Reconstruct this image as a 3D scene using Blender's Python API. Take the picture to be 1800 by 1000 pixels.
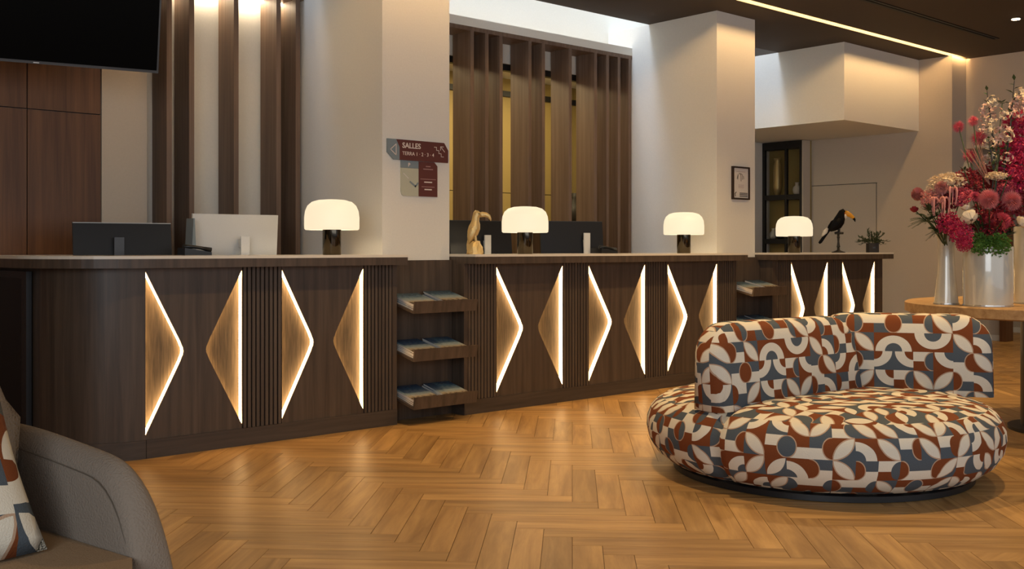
import bpy, bmesh, math, random
from mathutils import Vector, Matrix
random.seed(7)
for o in list(bpy.data.objects): bpy.data.objects.remove(o)
S = bpy.context.scene
COL = S.collection
PI = math.pi

# ---------------------------------------------------------------- camera, light, exposure
H = 1.14
TH = math.radians(48.3)
FW = Vector((math.cos(TH), math.sin(TH), 0)); RT = Vector((math.sin(TH), -math.cos(TH), 0))
cam_d = bpy.data.cameras.new('camera'); cam = bpy.data.objects.new('camera', cam_d); COL.objects.link(cam)
cam.location = (0, 0, H)
cam.rotation_euler = (PI/2, 0, TH - PI/2)
cam_d.sensor_width = 36; cam_d.lens = 36.76; cam_d.shift_y = -63/1800
cam_d.clip_start = .05
S.camera = cam
S.view_settings.view_transform = 'Standard'; S.view_settings.look = 'None'
S.view_settings.gamma = 1; S.view_settings.use_curve_mapping = False
S.view_settings.exposure = 1.32
w = bpy.data.worlds.new('world'); S.world = w; w.use_nodes = True
w.node_tree.nodes['Background'].inputs[0].default_value = (.80, .86, 1, 1)
w.node_tree.nodes['Background'].inputs[1].default_value = .12

def area(name, loc, rot, sx, sy, power, col):
    d = bpy.data.lights.new(name, 'AREA'); d.shape = 'RECTANGLE'; d.size = sx; d.size_y = sy
    d.energy = power; d.color = col
    o = bpy.data.objects.new(name, d); COL.objects.link(o); o.location = loc; o.rotation_euler = rot
    return o
def spot(name, loc, power, col, size=2.2, blend=.9, r=.05):
    d = bpy.data.lights.new(name, 'SPOT'); d.energy = power; d.color = col; d.spot_size = size; d.spot_blend = blend
    d.shadow_soft_size = r
    o = bpy.data.objects.new(name, d); COL.objects.link(o); o.location = loc
    return o
WARM = (1, .70, .40)
# daylight from the glazed street front behind the camera
area('street_window_light', (2.5, -3.6, 1.7), (PI/2, 0, 0), 9, 2.4, 42, (.92, .96, 1))
# daylight from the windows along the left side of the lobby
area('side_window_light', (-2.4, -1.5, 2.1), (PI/2, 0, -PI/2), 4.6, 1.8, 78, (.84, .92, 1))
# skylight over the tall gap behind the reception desks
area('desk_skylight', (5.9, 6.78, 5.0), (0, 0, 0), 7.4, .4, 62, (.66, .78, 1))
# first beam belongs to the visible downlight; the rest are unseen, added for lighting
for (x, y, p) in ((9.84, 4.09, 45), (6.6, 4.09, 90), (3.6, 3.6, 80), (5.6, 2.2, 66), (7.6, 2.4, 50), (1.6, 1.2, 16)):
    spot('downlight_and_fill_beam', (x, y, 3.20), p, (1, .67, .31))

# ---------------------------------------------------------------- node helpers / materials
class N:
    """tiny expression wrapper for shader sockets"""
    def __init__(s, nt, sock): s.nt = nt; s.s = sock
    def _m(s, op, *a):
        n = s.nt.nodes.new('ShaderNodeMath'); n.operation = op
        for i, v in enumerate((s,) + a):
            if isinstance(v, N): s.nt.links.new(v.s, n.inputs[i])
            else: n.inputs[i].default_value = v
        return N(s.nt, n.outputs[0])
    def __add__(s, o): return s._m('ADD', o)
    def __sub__(s, o): return s._m('SUBTRACT', o)
    def __mul__(s, o): return s._m('MULTIPLY', o)
    def __truediv__(s, o): return s._m('DIVIDE', o)
    def rsub(s, k): return (s * -1.0) + k
    def gt(s, o): return s._m('GREATER_THAN', o)
    def lt(s, o): return s._m('LESS_THAN', o)
    def floor(s): return s._m('FLOOR')
    def fract(s): return s._m('FRACT')
    def abs(s): return s._m('ABSOLUTE')
    def max(s, o): return s._m('MAXIMUM', o)
    def sqrt(s): return s._m('SQRT')
def hyp(a, b): return (a*a + b*b).sqrt()
def sel(c, a, b): return c*a + c.rsub(1.0)*b          # c ? a : b
def new_mat(name):
    m = bpy.data.materials.new(name); m.use_nodes = True
    nt = m.node_tree; b = nt.nodes['Principled BSDF']
    return m, nt, b
def rgba(c): return (c[0], c[1], c[2], 1)
def plain(name, col, rough=.5, metal=0, spec=.5, bump=0, bscale=200, emit=None, estr=0, coat=0, trans=0, ior=1.45, alpha=1):
    m, nt, b = new_mat(name)
    b.inputs['Base Color'].default_value = rgba(col); b.inputs['Roughness'].default_value = rough
    b.inputs['Metallic'].default_value = metal; b.inputs['Specular IOR Level'].default_value = spec
    b.inputs['Coat Weight'].default_value = coat; b.inputs['Transmission Weight'].default_value = trans
    b.inputs['IOR'].default_value = ior; b.inputs['Alpha'].default_value = alpha
    tc = nt.nodes.new('ShaderNodeTexCoord'); no = nt.nodes.new('ShaderNodeTexNoise')
    no.inputs['Scale'].default_value = bscale; no.inputs['Detail'].default_value = 4
    nt.links.new(tc.outputs['Object'], no.inputs['Vector'])
    mix = nt.nodes.new('ShaderNodeMix'); mix.data_type = 'RGBA'; mix.blend_type = 'MULTIPLY'
    mix.inputs[0].default_value = .10
    mix.inputs[6].default_value = rgba(col); nt.links.new(no.outputs['Fac'], mix.inputs[7])
    nt.links.new(mix.outputs[2], b.inputs['Base Color'])
    if bump:
        bp = nt.nodes.new('ShaderNodeBump'); bp.inputs['Strength'].default_value = bump; bp.inputs['Distance'].default_value = .004
        nt.links.new(no.outputs['Fac'], bp.inputs['Height']); nt.links.new(bp.outputs[0], b.inputs['Normal'])
    if emit:
        b.inputs['Emission Color'].default_value = rgba(emit); b.inputs['Emission Strength'].default_value = estr
    return m
def wood(name, c1, c2, scale, rough=.45, rnd=0, bump=.15, spec=.4, rnd_col=0):
    m, nt, b = new_mat(name)
    tc = nt.nodes.new('ShaderNodeTexCoord'); mp = nt.nodes.new('ShaderNodeMapping')
    mp.inputs['Scale'].default_value = scale
    nt.links.new(tc.outputs['Object'], mp.inputs['Vector'])
    vec = mp.outputs[0]
    rv = None
    if rnd or rnd_col:
        oi = nt.nodes.new('ShaderNodeObjectInfo'); ge = nt.nodes.new('ShaderNodeNewGeometry')
        rv = (N(nt, oi.outputs['Random']) + N(nt, ge.outputs['Random Per Island'])).fract()
        ad = nt.nodes.new('ShaderNodeVectorMath'); ad.operation = 'ADD'
        cx = nt.nodes.new('ShaderNodeCombineXYZ')
        k = rv * 71.0
        for i in range(3): nt.links.new(k.s, cx.inputs[i])
        nt.links.new(vec, ad.inputs[0]); nt.links.new(cx.outputs[0], ad.inputs[1]); vec = ad.outputs[0]
    no = nt.nodes.new('ShaderNodeTexNoise'); no.inputs['Scale'].default_value = 1; no.inputs['Detail'].default_value = 6
    no.inputs['Roughness'].default_value = .62; no.inputs['Distortion'].default_value = .4
    nt.links.new(vec, no.inputs['Vector'])
    rp = nt.nodes.new('ShaderNodeValToRGB'); rp.color_ramp.elements[0].position = .32; rp.color_ramp.elements[1].position = .70
    rp.color_ramp.elements[0].color = rgba(c1); rp.color_ramp.elements[1].color = rgba(c2)
    nt.links.new(no.outputs['Fac'], rp.inputs[0])
    out = rp.outputs[0]
    if rnd_col:
        hv = nt.nodes.new('ShaderNodeHueSaturation'); nt.links.new(out, hv.inputs['Color'])
        nt.links.new((rv*rnd_col + (1-rnd_col/2)).s, hv.inputs['Value']); out = hv.outputs[0]
    nt.links.new(out, b.inputs['Base Color'])
    b.inputs['Roughness'].default_value = rough; b.inputs['Specular IOR Level'].default_value = spec
    bp = nt.nodes.new('ShaderNodeBump'); bp.inputs['Strength'].default_value = bump; bp.inputs['Distance'].default_value = .002
    nt.links.new(no.outputs['Fac'], bp.inputs['Height']); nt.links.new(bp.outputs[0], b.inputs['Normal'])
    return m
def geo_fabric(name, cell):
    """printed upholstery: a grid of leaf, half-disc and cut-square motifs"""
    m, nt, b = new_mat(name)
    uvn = nt.nodes.new('ShaderNodeUVMap'); sp = nt.nodes.new('ShaderNodeSeparateXYZ')
    nt.links.new(uvn.outputs[0], sp.inputs[0])
    x = N(nt, sp.outputs[0]) / cell; y = N(nt, sp.outputs[1]) / cell
    cx, cy = x.floor(), y.floor(); fx, fy = x.fract(), y.fract()
    cb = nt.nodes.new('ShaderNodeCombineXYZ'); nt.links.new((cx + .37).s, cb.inputs[0]); nt.links.new((cy + .61).s, cb.inputs[1])
    wn = nt.nodes.new('ShaderNodeTexWhiteNoise'); wn.noise_dimensions = '2D'; nt.links.new(cb.outputs[0], wn.inputs['Vector'])
    sc = nt.nodes.new('ShaderNodeSeparateColor'); nt.links.new(wn.outputs['Color'], sc.inputs[0])
    r1, r2, r3 = [N(nt, sc.outputs[i]) for i in range(3)]; r4 = (r1*7.3 + r2*3.1).fract()
    chk = ((cx + cy) * .5).fract().gt(.25)
    fx = sel(chk, fx, fx.rsub(1.0)); fy = sel(r3.gt(.5), fy, fy.rsub(1.0))
    gx, gy = fx.rsub(1.0), fy.rsub(1.0)
    leaf = hyp(fx, fy).max(hyp(gx, gy)).rsub(.96)
    disc = hyp(fx*1.15, fy - .5).rsub(.47)
    conc = hyp(gx, fy*1.1).rsub(.93)
    is_leaf = r1.lt(.36); is_disc = r1.gt(.66)
    mm = sel(is_leaf, leaf, sel(is_disc, disc, conc))
    inside = mm.gt(0.0)
    rim = mm.abs().lt(.055) * mm.lt(.0) * is_leaf.max(is_disc) * r4.gt(.2)
    # palette index: 0 cream, 1 rust, 2 slate
    K0, K1, K2 = r1*0.0, r1*0.0 + 1.0, r1*0.0 + 2.0
    low = (fx + fy).lt(1.0); up = fy.gt(.5)
    A_ = sel(r2.gt(.5), K2, K1); B_ = A_.rsub(3.0)
    quarter = hyp(gx, fy).lt(.44)
    in_i = sel(is_leaf, K0, sel(is_disc, A_, sel(quarter, B_, K0)))
    bg_i = sel(is_leaf, sel(low, A_, B_), sel(is_disc, sel(up, K0, B_), A_))
    idx = sel(inside, in_i, bg_i)
    rp = nt.nodes.new('ShaderNodeValToRGB'); rp.color_ramp.interpolation = 'CONSTANT'
    e = rp.color_ramp.elements
    e[0].position = 0; e[0].color = (.66, .60, .49, 1); e[1].position = .4; e[1].color = (.175, .048, .014, 1)
    e2 = e.new(.8); e2.color = (.075, .090, .105, 1)
    nt.links.new((idx * .5).s, rp.inputs[0])
    mx = nt.nodes.new('ShaderNodeMix'); mx.data_type = 'RGBA'; nt.links.new(rim.s, mx.inputs[0])
    nt.links.new(rp.outputs[0], mx.inputs[6]); mx.inputs[7].default_value = (.45, .30, .20, 1)
    tc = nt.nodes.new('ShaderNodeTexCoord'); no = nt.nodes.new('ShaderNodeTexNoise'); no.inputs['Scale'].default_value = 220
    nt.links.new(tc.outputs['Object'], no.inputs['Vector'])
    nt.links.new(mx.outputs[2], b.inputs['Base Color'])
    bp = nt.nodes.new('ShaderNodeBump'); bp.inputs['Strength'].default_value = .5; bp.inputs['Distance'].default_value = .003
    nt.links.new(no.outputs['Fac'], bp.inputs['Height']); nt.links.new(bp.outputs[0], b.inputs['Normal'])
    b.inputs['Roughness'].default_value = .9; b.inputs['Specular IOR Level'].default_value = .2
    return m
def emis(name, col, s):
    m, nt, b = new_mat(name)
    b.inputs['Base Color'].default_value = (.8, .8, .8, 1)
    b.inputs['Emission Color'].default_value = rgba(col); b.inputs['Emission Strength'].default_value = s
    return m
def brushed(name, col, rough=.35):
    m, nt, b = new_mat(name)
    tc = nt.nodes.new('ShaderNodeTexCoord'); mp = nt.nodes.new('ShaderNodeMapping'); mp.inputs['Scale'].default_value = (140, 140, 9)
    mp.inputs['Rotation'].default_value = (0, .22, 0)
    nt.links.new(tc.outputs['Object'], mp.inputs['Vector'])
    no = nt.nodes.new('ShaderNodeTexNoise'); no.inputs['Scale'].default_value = 1; no.inputs['Detail'].default_value = 5
    nt.links.new(mp.outputs[0], no.inputs['Vector'])
    rp = nt.nodes.new('ShaderNodeValToRGB'); rp.color_ramp.elements[0].position = .35; rp.color_ramp.elements[1].position = .72
    rp.color_ramp.elements[0].color = rgba([c*.75 for c in col]); rp.color_ramp.elements[1].color = rgba([c*1.5 for c in col])
    nt.links.new(no.outputs['Fac'], rp.inputs[0]); nt.links.new(rp.outputs[0], b.inputs['Base Color'])
    bp = nt.nodes.new('ShaderNodeBump'); bp.inputs['Strength'].default_value = .25; bp.inputs['Distance'].default_value = .001
    nt.links.new(no.outputs['Fac'], bp.inputs['Height']); nt.links.new(bp.outputs[0], b.inputs['Normal'])
    b.inputs['Roughness'].default_value = rough + .2; b.inputs['Metallic'].default_value = .25
    return m
def cover_print(name, sky, low, seed):
    """magazine cover: a landscape picture under a dark masthead"""
    m, nt, b = new_mat(name)
    uvn = nt.nodes.new('ShaderNodeUVMap'); sp = nt.nodes.new('ShaderNodeSeparateXYZ'); nt.links.new(uvn.outputs[0], sp.inputs[0])
    no = nt.nodes.new('ShaderNodeTexNoise'); no.inputs['Scale'].default_value = 9; no.inputs['Detail'].default_value = 5
    ad = nt.nodes.new('ShaderNodeVectorMath'); ad.operation = 'ADD'; ad.inputs[1].default_value = (seed, seed*2, 0)
    nt.links.new(uvn.outputs[0], ad.inputs[0]); nt.links.new(ad.outputs[0], no.inputs['Vector'])
    v = N(nt, sp.outputs[1]) + (N(nt, no.outputs['Fac']) - .5) * .35
    rp = nt.nodes.new('ShaderNodeValToRGB'); e = rp.color_ramp.elements
    e[0].position = .04; e[0].color = rgba(low); e[1].position = .95; e[1].color = rgba([c*.6 for c in sky])
    for pos_, c_ in ((.16, (.09, .06, .045)), (.26, (.40, .33, .24)), (.42, (.34, .40, .42)), (.60, (.16, .24, .31)), (.74, sky)):
        a = e.new(pos_); a.color = rgba(c_)
    nt.links.new(v.s, rp.inputs[0]); nt.links.new(rp.outputs[0], b.inputs['Base Color'])
    b.inputs['Roughness'].default_value = .22
    return m

M = {}
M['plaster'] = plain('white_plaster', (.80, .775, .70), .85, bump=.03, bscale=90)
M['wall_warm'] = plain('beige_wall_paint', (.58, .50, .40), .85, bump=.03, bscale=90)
M['ceiling'] = plain('dark_taupe_ceiling_paint', (.070, .052, .036), .8)
M['walnut'] = wood('smoked_walnut_veneer', (.052, .036, .026), (.105, .072, .050), (26, 26, 1.1), .42, rnd=1)
M['walnut_slat'] = wood('smoked_walnut_slat', (.060, .042, .030), (.110, .078, .056), (40, 40, 1.2), .45, rnd=1)
M['plinth'] = wood('dark_plinth_veneer', (.045, .033, .026), (.085, .062, .046), (1.2, 20, 26), .42)
M['slatwood'] = wood('brown_oak_fin_veneer', (.125, .078, .052), (.21, .138, .096), (34, 34, 1.0), .5, rnd=1)
M['clad'] = wood('reddish_walnut_cladding', (.085, .034, .013), (.18, .080, .030), (22, 22, .8), .45, rnd=1)
M['oak'] = wood('oak_plank', (.27, .140, .044), (.51, .30, .110), (1.6, 17, 17), .40, rnd=1, rnd_col=.32, spec=.42, bump=.10)
M['oak_base'] = plain('dark_floor_joint', (.10, .05, .02), .7)
M['tablewood'] = wood('rough_pine_tabletop', (.26, .14, .055), (.44, .27, .12), (3, 24, 24), .6)
M['stone'] = plain('cream_stone_slab', (.74, .68, .58), .3, bscale=30)
M['led'] = emis('warm_led', (1, .62, .27), 4.6)
M['slot'] = emis('ceiling_slot_led', (1, .62, .27), 30.0)
M['liner'] = plain('tan_dimmed_slot_liner', (.30, .25, .19), .7)  # slot diffuser: its lower brightness is put into this tan colour
M['cove'] = emis('cove_led', (1, .78, .48), 1.7)
M['finled'] = emis('fin_recess_led', (1, .80, .54), 12)
M['bronze'] = brushed('brushed_bronze_panel', (.085, .058, .032))
M['black'] = plain('black_plastic', (.010, .010, .011), .35)
M['blackmetal'] = plain('black_powdercoat', (.012, .011, .010), .45)
M['screen'] = plain('switched_off_screen', (.0015, .0014, .0012), .3, spec=.04)
M['bezel'] = plain('grey_metal_bezel', (.07, .07, .072), .4, metal=.6)
M['white_plastic'] = plain('white_plastic', (.72, .72, .69), .3)
M['alu'] = plain('aluminium', (.62, .62, .60), .3, metal=.9)
M['opal'] = emis('lit_opal_glass', (1, .82, .56), .37)
M['opal'].node_tree.nodes['Principled BSDF'].inputs['Base Color'].default_value = (.25, .23, .2, 1)
M['smoke'] = plain('smoked_chrome', (.10, .085, .065), .09, metal=1)
M['gold'] = plain('gold_leaf', (.74, .54, .24), .38, metal=.6, bump=.9, bscale=90)
M['feather'] = plain('black_feather', (.004, .0035, .004), .6, spec=.15, bump=.2, bscale=120)
M['beak'] = plain('orange_yellow_beak', (.80, .36, .015), .35)
M['featherwhite'] = plain('white_feather', (.75, .68, .58), .7, bump=.4, bscale=120)
M['eye'] = plain('orange_eye_ring', (.55, .12, .03), .4)
M['iron'] = plain('dark_cast_iron', (.020, .016, .011), .5)
M['sofa'] = geo_fabric('geometric_print_upholstery', .098)
M['cushion'] = geo_fabric('geometric_print_cushion', .135)
M['boucle'] = plain('grey_beige_boucle', (.235, .19, .15), .95, spec=.15, bump=1.0, bscale=190)
M['seam'] = plain('seam_thread_and_gap_shade', (.10, .08, .06), .9)
M['seatfab'] = plain('tan_seat_fabric', (.31, .21, .125), .95, spec=.15, bump=.8, bscale=260)
M['vase'] = plain('iridescent_silvered_glass', (.55, .50, .40), .28, metal=.10, coat=.8)
M['burgundy'] = plain('burgundy_sign_enamel', (.125, .034, .026), .5)
M['teal'] = plain('grey_blue_sign_enamel', (.22, .27, .29), .5)
M['palegreen'] = plain('pale_map_print', (.52, .52, .40), .5)
M['signtext'] = plain('cream_lettering', (.80, .70, .62), .5)
M['signtext2'] = plain('rose_grey_lettering', (.42, .24, .22), .5)
M['paper'] = plain('warm_white_paper', (.72, .68, .62), .8)
M['ink'] = plain('dark_ink_and_gap_shade', (.05, .045, .04), .7)
M['frame'] = plain('dark_brown_picture_frame', (.03, .016, .010), .4)
M['mustard'] = plain('mustard_office_panel', (.36, .26, .09), .6)
M['glass'] = plain('clear_glass', (.9, .9, .88), .03, trans=1, ior=1.1, alpha=1)
M['darkglass'] = plain('black_glass_door', (.003, .0035, .004), .2, spec=.12)
M['leaf'] = plain('green_leaf', (.035, .075, .022), .55)
M['moss'] = plain('bright_moss_green', (.075, .17, .018), .7)
M['darkleaf'] = plain('dark_green_leaf', (.014, .034, .014), .5)
M['plantleaf'] = plain('grey_green_leaf', (.06, .075, .030), .6)
M['pot'] = plain('dark_slate_pot', (.030, .022, .017), .6)
M['stem'] = plain('green_stem', (.05, .07, .02), .6)
M['pink'] = plain('coral_pink_petals', (.66, .20, .19), .6)
M['rosepink'] = plain('deep_pink_petals', (.56, .085, .12), .6)
M['magenta'] = plain('magenta_petals', (.42, .015, .065), .6)
M['crimson'] = plain('crimson_petals', (.22, .010, .018), .6)
M['palepink'] = plain('pale_pink_petals', (.62, .40, .32), .6)
M['cream_petal'] = plain('cream_white_petals', (.72, .58, .40), .6)
M['dustypink'] = plain('dusty_rose_petals', (.56, .22, .19), .7)
M['straw'] = plain('pink_straw', (.42, .20, .14), .7)
M['office'] = plain('dark_blue_office_mesh', (.014, .018, .024), .6)
M['vent'] = plain('black_vent', (.004, .003, .003), .6)
M['downlight'] = emis('downlight_lens', (1, .80, .50), 12)
M['cov1'] = cover_print('coastal_magazine_cover', (.04, .10, .19), (.30, .24, .17), 1.7)
M['cov2'] = cover_print('cloudy_magazine_cover', (.07, .13, .20), (.34, .27, .19), 6.2)

# ---------------------------------------------------------------- mesh helpers
ORG = {}
def tag(o, label=None, cat=None, group=None, kind=None):
    if label: o['label'] = label
    if cat: o['category'] = cat
    if group: o['group'] = group
    if kind: o['kind'] = kind
    return o
def thing(name, label, cat, loc=(0, 0, 0), rz=0, group=None, kind=None):
    o = bpy.data.objects.new(name, None); COL.objects.link(o); o.empty_display_size = .1
    o.location = loc; o.rotation_euler = (0, 0, rz); ORG[o] = Vector(loc)
    return tag(o, label, cat, group, kind)
def copy_tree(o, parent=None):
    c = o.copy(); COL.objects.link(c); c.parent = parent
    ORG[c] = ORG.get(o, Vector())
    for ch in [k for k in o.children]:
        copy_tree(ch, c)
    return c
class MB:
    def __init__(s): s.bm = bmesh.new()
    def poly(s, vs, fs):
        b = [s.bm.verts.new(v) for v in vs]
        for f in fs:
            try: s.bm.faces.new([b[i] for i in f])
            except ValueError: pass
        return b
    def box(s, x0, x1, y0, y1, z0, z1):
        s.poly([(x0,y0,z0),(x1,y0,z0),(x1,y1,z0),(x0,y1,z0),(x0,y0,z1),(x1,y0,z1),(x1,y1,z1),(x0,y1,z1)],
               [(0,3,2,1),(4,5,6,7),(0,1,5,4),(1,2,6,5),(2,3,7,6),(3,0,4,7)]); return s
    def prism(s, pts, a0, a1, axis='y'):
        """extrude a simple 2D polygon along an axis; (p,q) are the other two axes in xyz order"""
        def P(p, q, a): return {'x': (a,p,q), 'y': (p,a,q), 'z': (p,q,a)}[axis]
        n = len(pts)
        vs = [P(p,q,a0) for p,q in pts] + [P(p,q,a1) for p,q in pts]
        fs = [tuple(range(n)), tuple(range(2*n-1, n-1, -1))] + [(i, (i+1)%n, n+(i+1)%n, n+i) for i in range(n)]
        s.poly(vs, fs); return s
    def lathe(s, prof, c=(0,0,0), seg=32, caps=True):
        rings = []
        for r, z in prof:
            rings.append([s.bm.verts.new((c[0]+r*math.cos(2*PI*i/seg), c[1]+r*math.sin(2*PI*i/seg), c[2]+z)) for i in range(seg)])
        for a, b in zip(rings, rings[1:]):
            for i in range(seg): s.bm.faces.new((a[i], a[(i+1)%seg], b[(i+1)%seg], b[i]))
        if caps:
            s.bm.faces.new(rings[0][::-1]); s.bm.faces.new(rings[-1])
        return s
    def tube(s, path, radii, seg=8, squash=1.0):
        path = [Vector(p) for p in path]; n = len(path)
        if not hasattr(radii, '__len__'): radii = [radii]*n
        rings = []
        for i, p in enumerate(path):
            t = (path[min(i+1,n-1)] - path[max(i-1,0)]).normalized()
            up = Vector((0,1,0)) if abs(t.y) < .9 else Vector((1,0,0))
            a = t.cross(up).normalized(); b = t.cross(a).normalized()
            rings.append([s.bm.verts.new(p + radii[i]*(math.cos(2*PI*k/seg)*a + squash*math.sin(2*PI*k/seg)*b)) for k in range(seg)])
        for a, b in zip(rings, rings[1:]):
            for i in range(seg): s.bm.faces.new((a[i], a[(i+1)%seg], b[(i+1)%seg], b[i]))
        s.bm.faces.new(rings[0][::-1]); s.bm.faces.new(rings[-1]); return s
    def ball(s, c, r, sub=2, sc=(1,1,1)):
        mt = Matrix.Translation(c) @ Matrix.Diagonal((r*sc[0], r*sc[1], r*sc[2], 1))
        bmesh.ops.create_icosphere(s.bm, subdivisions=sub, radius=1, matrix=mt); return s
    def petal(s, base, d, L, W, up=None, cup=.25):
        """a pointed, slightly folded petal or leaf"""
        d = Vector(d).normalized(); base = Vector(base)
        up = Vector(up) if up is not None else Vector((0,0,1))
        sd = d.cross(up)
        if sd.length < 1e-3: sd = d.cross(Vector((1,0,0)))
        sd.normalize(); nn = sd.cross(d).normalized()
        s.poly([base, base+d*L*.45+sd*W/2+nn*W*cup, base+d*L, base+d*L*.45-sd*W/2+nn*W*cup, base+d*L*.5],
               [(0,1,4),(1,2,4),(2,3,4),(3,0,4)]); return s
    def bevel(s, w, seg=2, ang=.6):
        es = [e for e in s.bm.edges if len(e.link_faces) == 2 and e.calc_face_angle(0) > ang]
        bmesh.ops.bevel(s.bm, geom=es, offset=w, segments=seg, profile=.5, affect='EDGES', clamp_overlap=True); return s
    def uv(s, fn):
        l = s.bm.loops.layers.uv.new('UVMap')
        s.bm.normal_update()
        for f in s.bm.faces:
            for lp in f.loops: lp[l].uv = fn(f, lp.vert.co)
        return s
    def build(s, name, mat, parent=None, smooth=False, local=False, fix=True, **kw):
        if fix: bmesh.ops.recalc_face_normals(s.bm, faces=s.bm.faces)
        if parent is not None and not local:
            off = ORG[parent]
            for v in s.bm.verts: v.co -= off
        me = bpy.data.meshes.new(name); s.bm.to_mesh(me); s.bm.free()
        me.materials.append(M[mat] if isinstance(mat, str) else mat)
        if smooth:
            me.polygons.foreach_set('use_smooth', [True]*len(me.polygons))
            if smooth == 'auto':
                try: me.set_sharp_from_angle(angle=.7)
                except Exception: pass
        o = bpy.data.objects.new(name, me); COL.objects.link(o)
        if parent is not None:
            o.parent = parent; ORG[o] = ORG[parent] if not local else Vector()
        else: ORG[o] = Vector()
        return tag(o, **kw)
def struct(name, mb, mat, parent=None, **kw):
    return mb.build(name, mat, parent, kind='structure' if parent is None else None, **kw)
def text_mesh(name, txt, size, mat, parent, origin, xdir, bold=0, ext=.0008):
    """flat lettering turned into a mesh; xdir is the reading direction, letters stand up along z"""
    cu = bpy.data.curves.new(name, 'FONT'); cu.body = txt; cu.size = size; cu.extrude = ext; cu.offset = bold
    cu.resolution_u = 3
    t = bpy.data.objects.new(name + '_tmp', cu); COL.objects.link(t)
    bpy.context.view_layer.update()
    me = bpy.data.meshes.new_from_object(t.evaluated_get(bpy.context.evaluated_depsgraph_get()))
    bpy.data.objects.remove(t); me.name = name
    xd = Vector(xdir).normalized(); nz = Vector((0,0,1)); yd = xd.cross(nz)
    org = Vector(origin) - ORG[parent]
    for v in me.vertices:
        c = v.co.copy(); v.co = org + xd*c.x + nz*c.y + yd*c.z
    me.materials.clear(); me.materials.append(M[mat])
    o = bpy.data.objects.new(name, me); COL.objects.link(o); o.parent = parent
    return o
def LD(l, d): # lateral / depth measured on the site plan -> floor plan
    v = RT*l + FW*d; return v.x, v.y

# ================================================================= SETTING
# ---- floor: sub-floor with herringbone oak planks at 45 degrees to the counter
floor = struct('floor', MB().box(-2.5, 15.5, -4, 9.2, -.10, -.006), 'oak_base',
               label='warm oak herringbone parquet floor', cat='floor')
PW, PN = .115, 6; PL = PW*PN
A = Vector((math.sqrt(.5), -math.sqrt(.5), 0)); B = -Vector((math.sqrt(.5), math.sqrt(.5), 0))
def plank_mesh():
    g = .0011; mb = MB()
    mb.box(g, PL-g, g, PW-g, -.012, 0); mb.bevel(.0009, 1)
    bmesh.ops.delete(mb.bm, geom=[f for f in mb.bm.faces if f.calc_center_median().z < -.0119], context='FACES')
    bmesh.ops.recalc_face_normals(mb.bm, faces=mb.bm.faces)
    return mb.bm
pbm = plank_mesh(); pme = bpy.data.meshes.new('plank'); pbm.to_mesh(pme); pme.materials.append(M['oak'])
pv = [v.co.copy() for v in pbm.verts]; pbm.verts.index_update(); pf = [[v.index for v in f.verts] for f in pbm.faces]; pbm.free()
planks = []
for k in range(-110, 111):
    for m in range(-22, 23):
        a, b = k*PW + m*PL, k*PW - m*PL
        for kind in (0, 1):
            o2 = (a, b) if kind == 0 else (a + PL, b + PW - PL)
            # a point moving along the plank
            if kind == 0: org = A*o2[0] + B*o2[1]; ax, ay = A, B
            else: org = A*(o2[0]) + B*(o2[1] + PL); ax, ay = -B, A
            ctr = org + ax*PL/2 + ay*PW/2
            if not (-.8 < ctr.x < 14.5 and -.8 < ctr.y < 6.2): continue
            d = ctr.dot(FW); l = ctr.dot(RT)
            if d < 1.2: area_ = 0; vis = False
            else:
                xx, yy = 900 + 1838*l/d, 437 + 1838*H/d
                vis = -60 < xx < 1860 and yy < 1045 and ctr.y < 5.62; area_ = 1/d**3
            planks.append((area_ if vis else 0, org, ax, ay))
planks.sort(key=lambda t: -t[0])
sx, sy, sz = [], [], []
bulk_v, bulk_f = [], []
for i, (ar, org, ax, ay) in enumerate(planks):
    az = ax.cross(ay)
    flip = az.z < 0
    if flip: org = org + ay*PW; ay = -ay
    mt = Matrix.Translation(org) @ Matrix((ax, ay, ax.cross(ay))).transposed().to_4x4()
    if i < 300 and ar > 0:
        o = bpy.data.objects.new('plank', pme); COL.objects.link(o); o.parent = floor; o.matrix_local = mt
    else:
        n0 = len(bulk_v); bulk_v += [mt @ v for v in pv]; bulk_f += [[n0+q for q in f] for f in pf]
bme = bpy.data.meshes.new('further_planks'); bme.from_pydata([tuple(v) for v in bulk_v], [], bulk_f); bme.materials.append(M['oak'])
bo = bpy.data.objects.new('further_planks', bme); COL.objects.link(bo); bo.parent = floor; bo['kind'] = 'stuff'

# ---- ceiling with a recessed light slot
cz = 3.25
ceil = thing('ceiling', 'dark taupe ceiling over the lobby', 'ceiling', (0,0,0), kind='structure')
struct('ceiling_board', MB().box(-2.5, 11.6, -4, 5.285, cz, cz+.12), 'ceiling', ceil)
struct('ceiling_board', MB().box(11.6, 15.5, -4, 9.2, cz, cz+.12), 'ceiling', ceil)
struct('ceiling_board', MB().box(-2.5, 11.6, 5.365, 5.71, cz, cz+.12), 'ceiling', ceil)
for (u0, u1, v1) in ((-2.5, 2.6, 7.4), (2.6, 7.519, 6.50), (7.518, 9.7, 6.50), (9.7, 11.6, 7.8)):
    struct('ceiling_board', MB().box(u0, u1, 5.71, v1, cz, cz+.12), 'ceiling', ceil)
struct('slot_cover', MB().box(-2.5, 11.6, 5.285, 5.365, cz+.046, cz+.12).box(-2.5, 11.6, 5.363, 5.3648, cz+.001, cz+.046), 'liner', ceil)
tag(MB().box(-2.4, 11.50, 5.2852, 5.290, cz+.024, cz+.043).build('ceiling_light_strip', 'slot'),
    'long warm light strip recessed in the dark ceiling', 'ceiling light')
vent = thing('ceiling_vent', 'black linear air vent slot in the dark ceiling', 'vent', (8.6, 4.6, cz))
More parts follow.
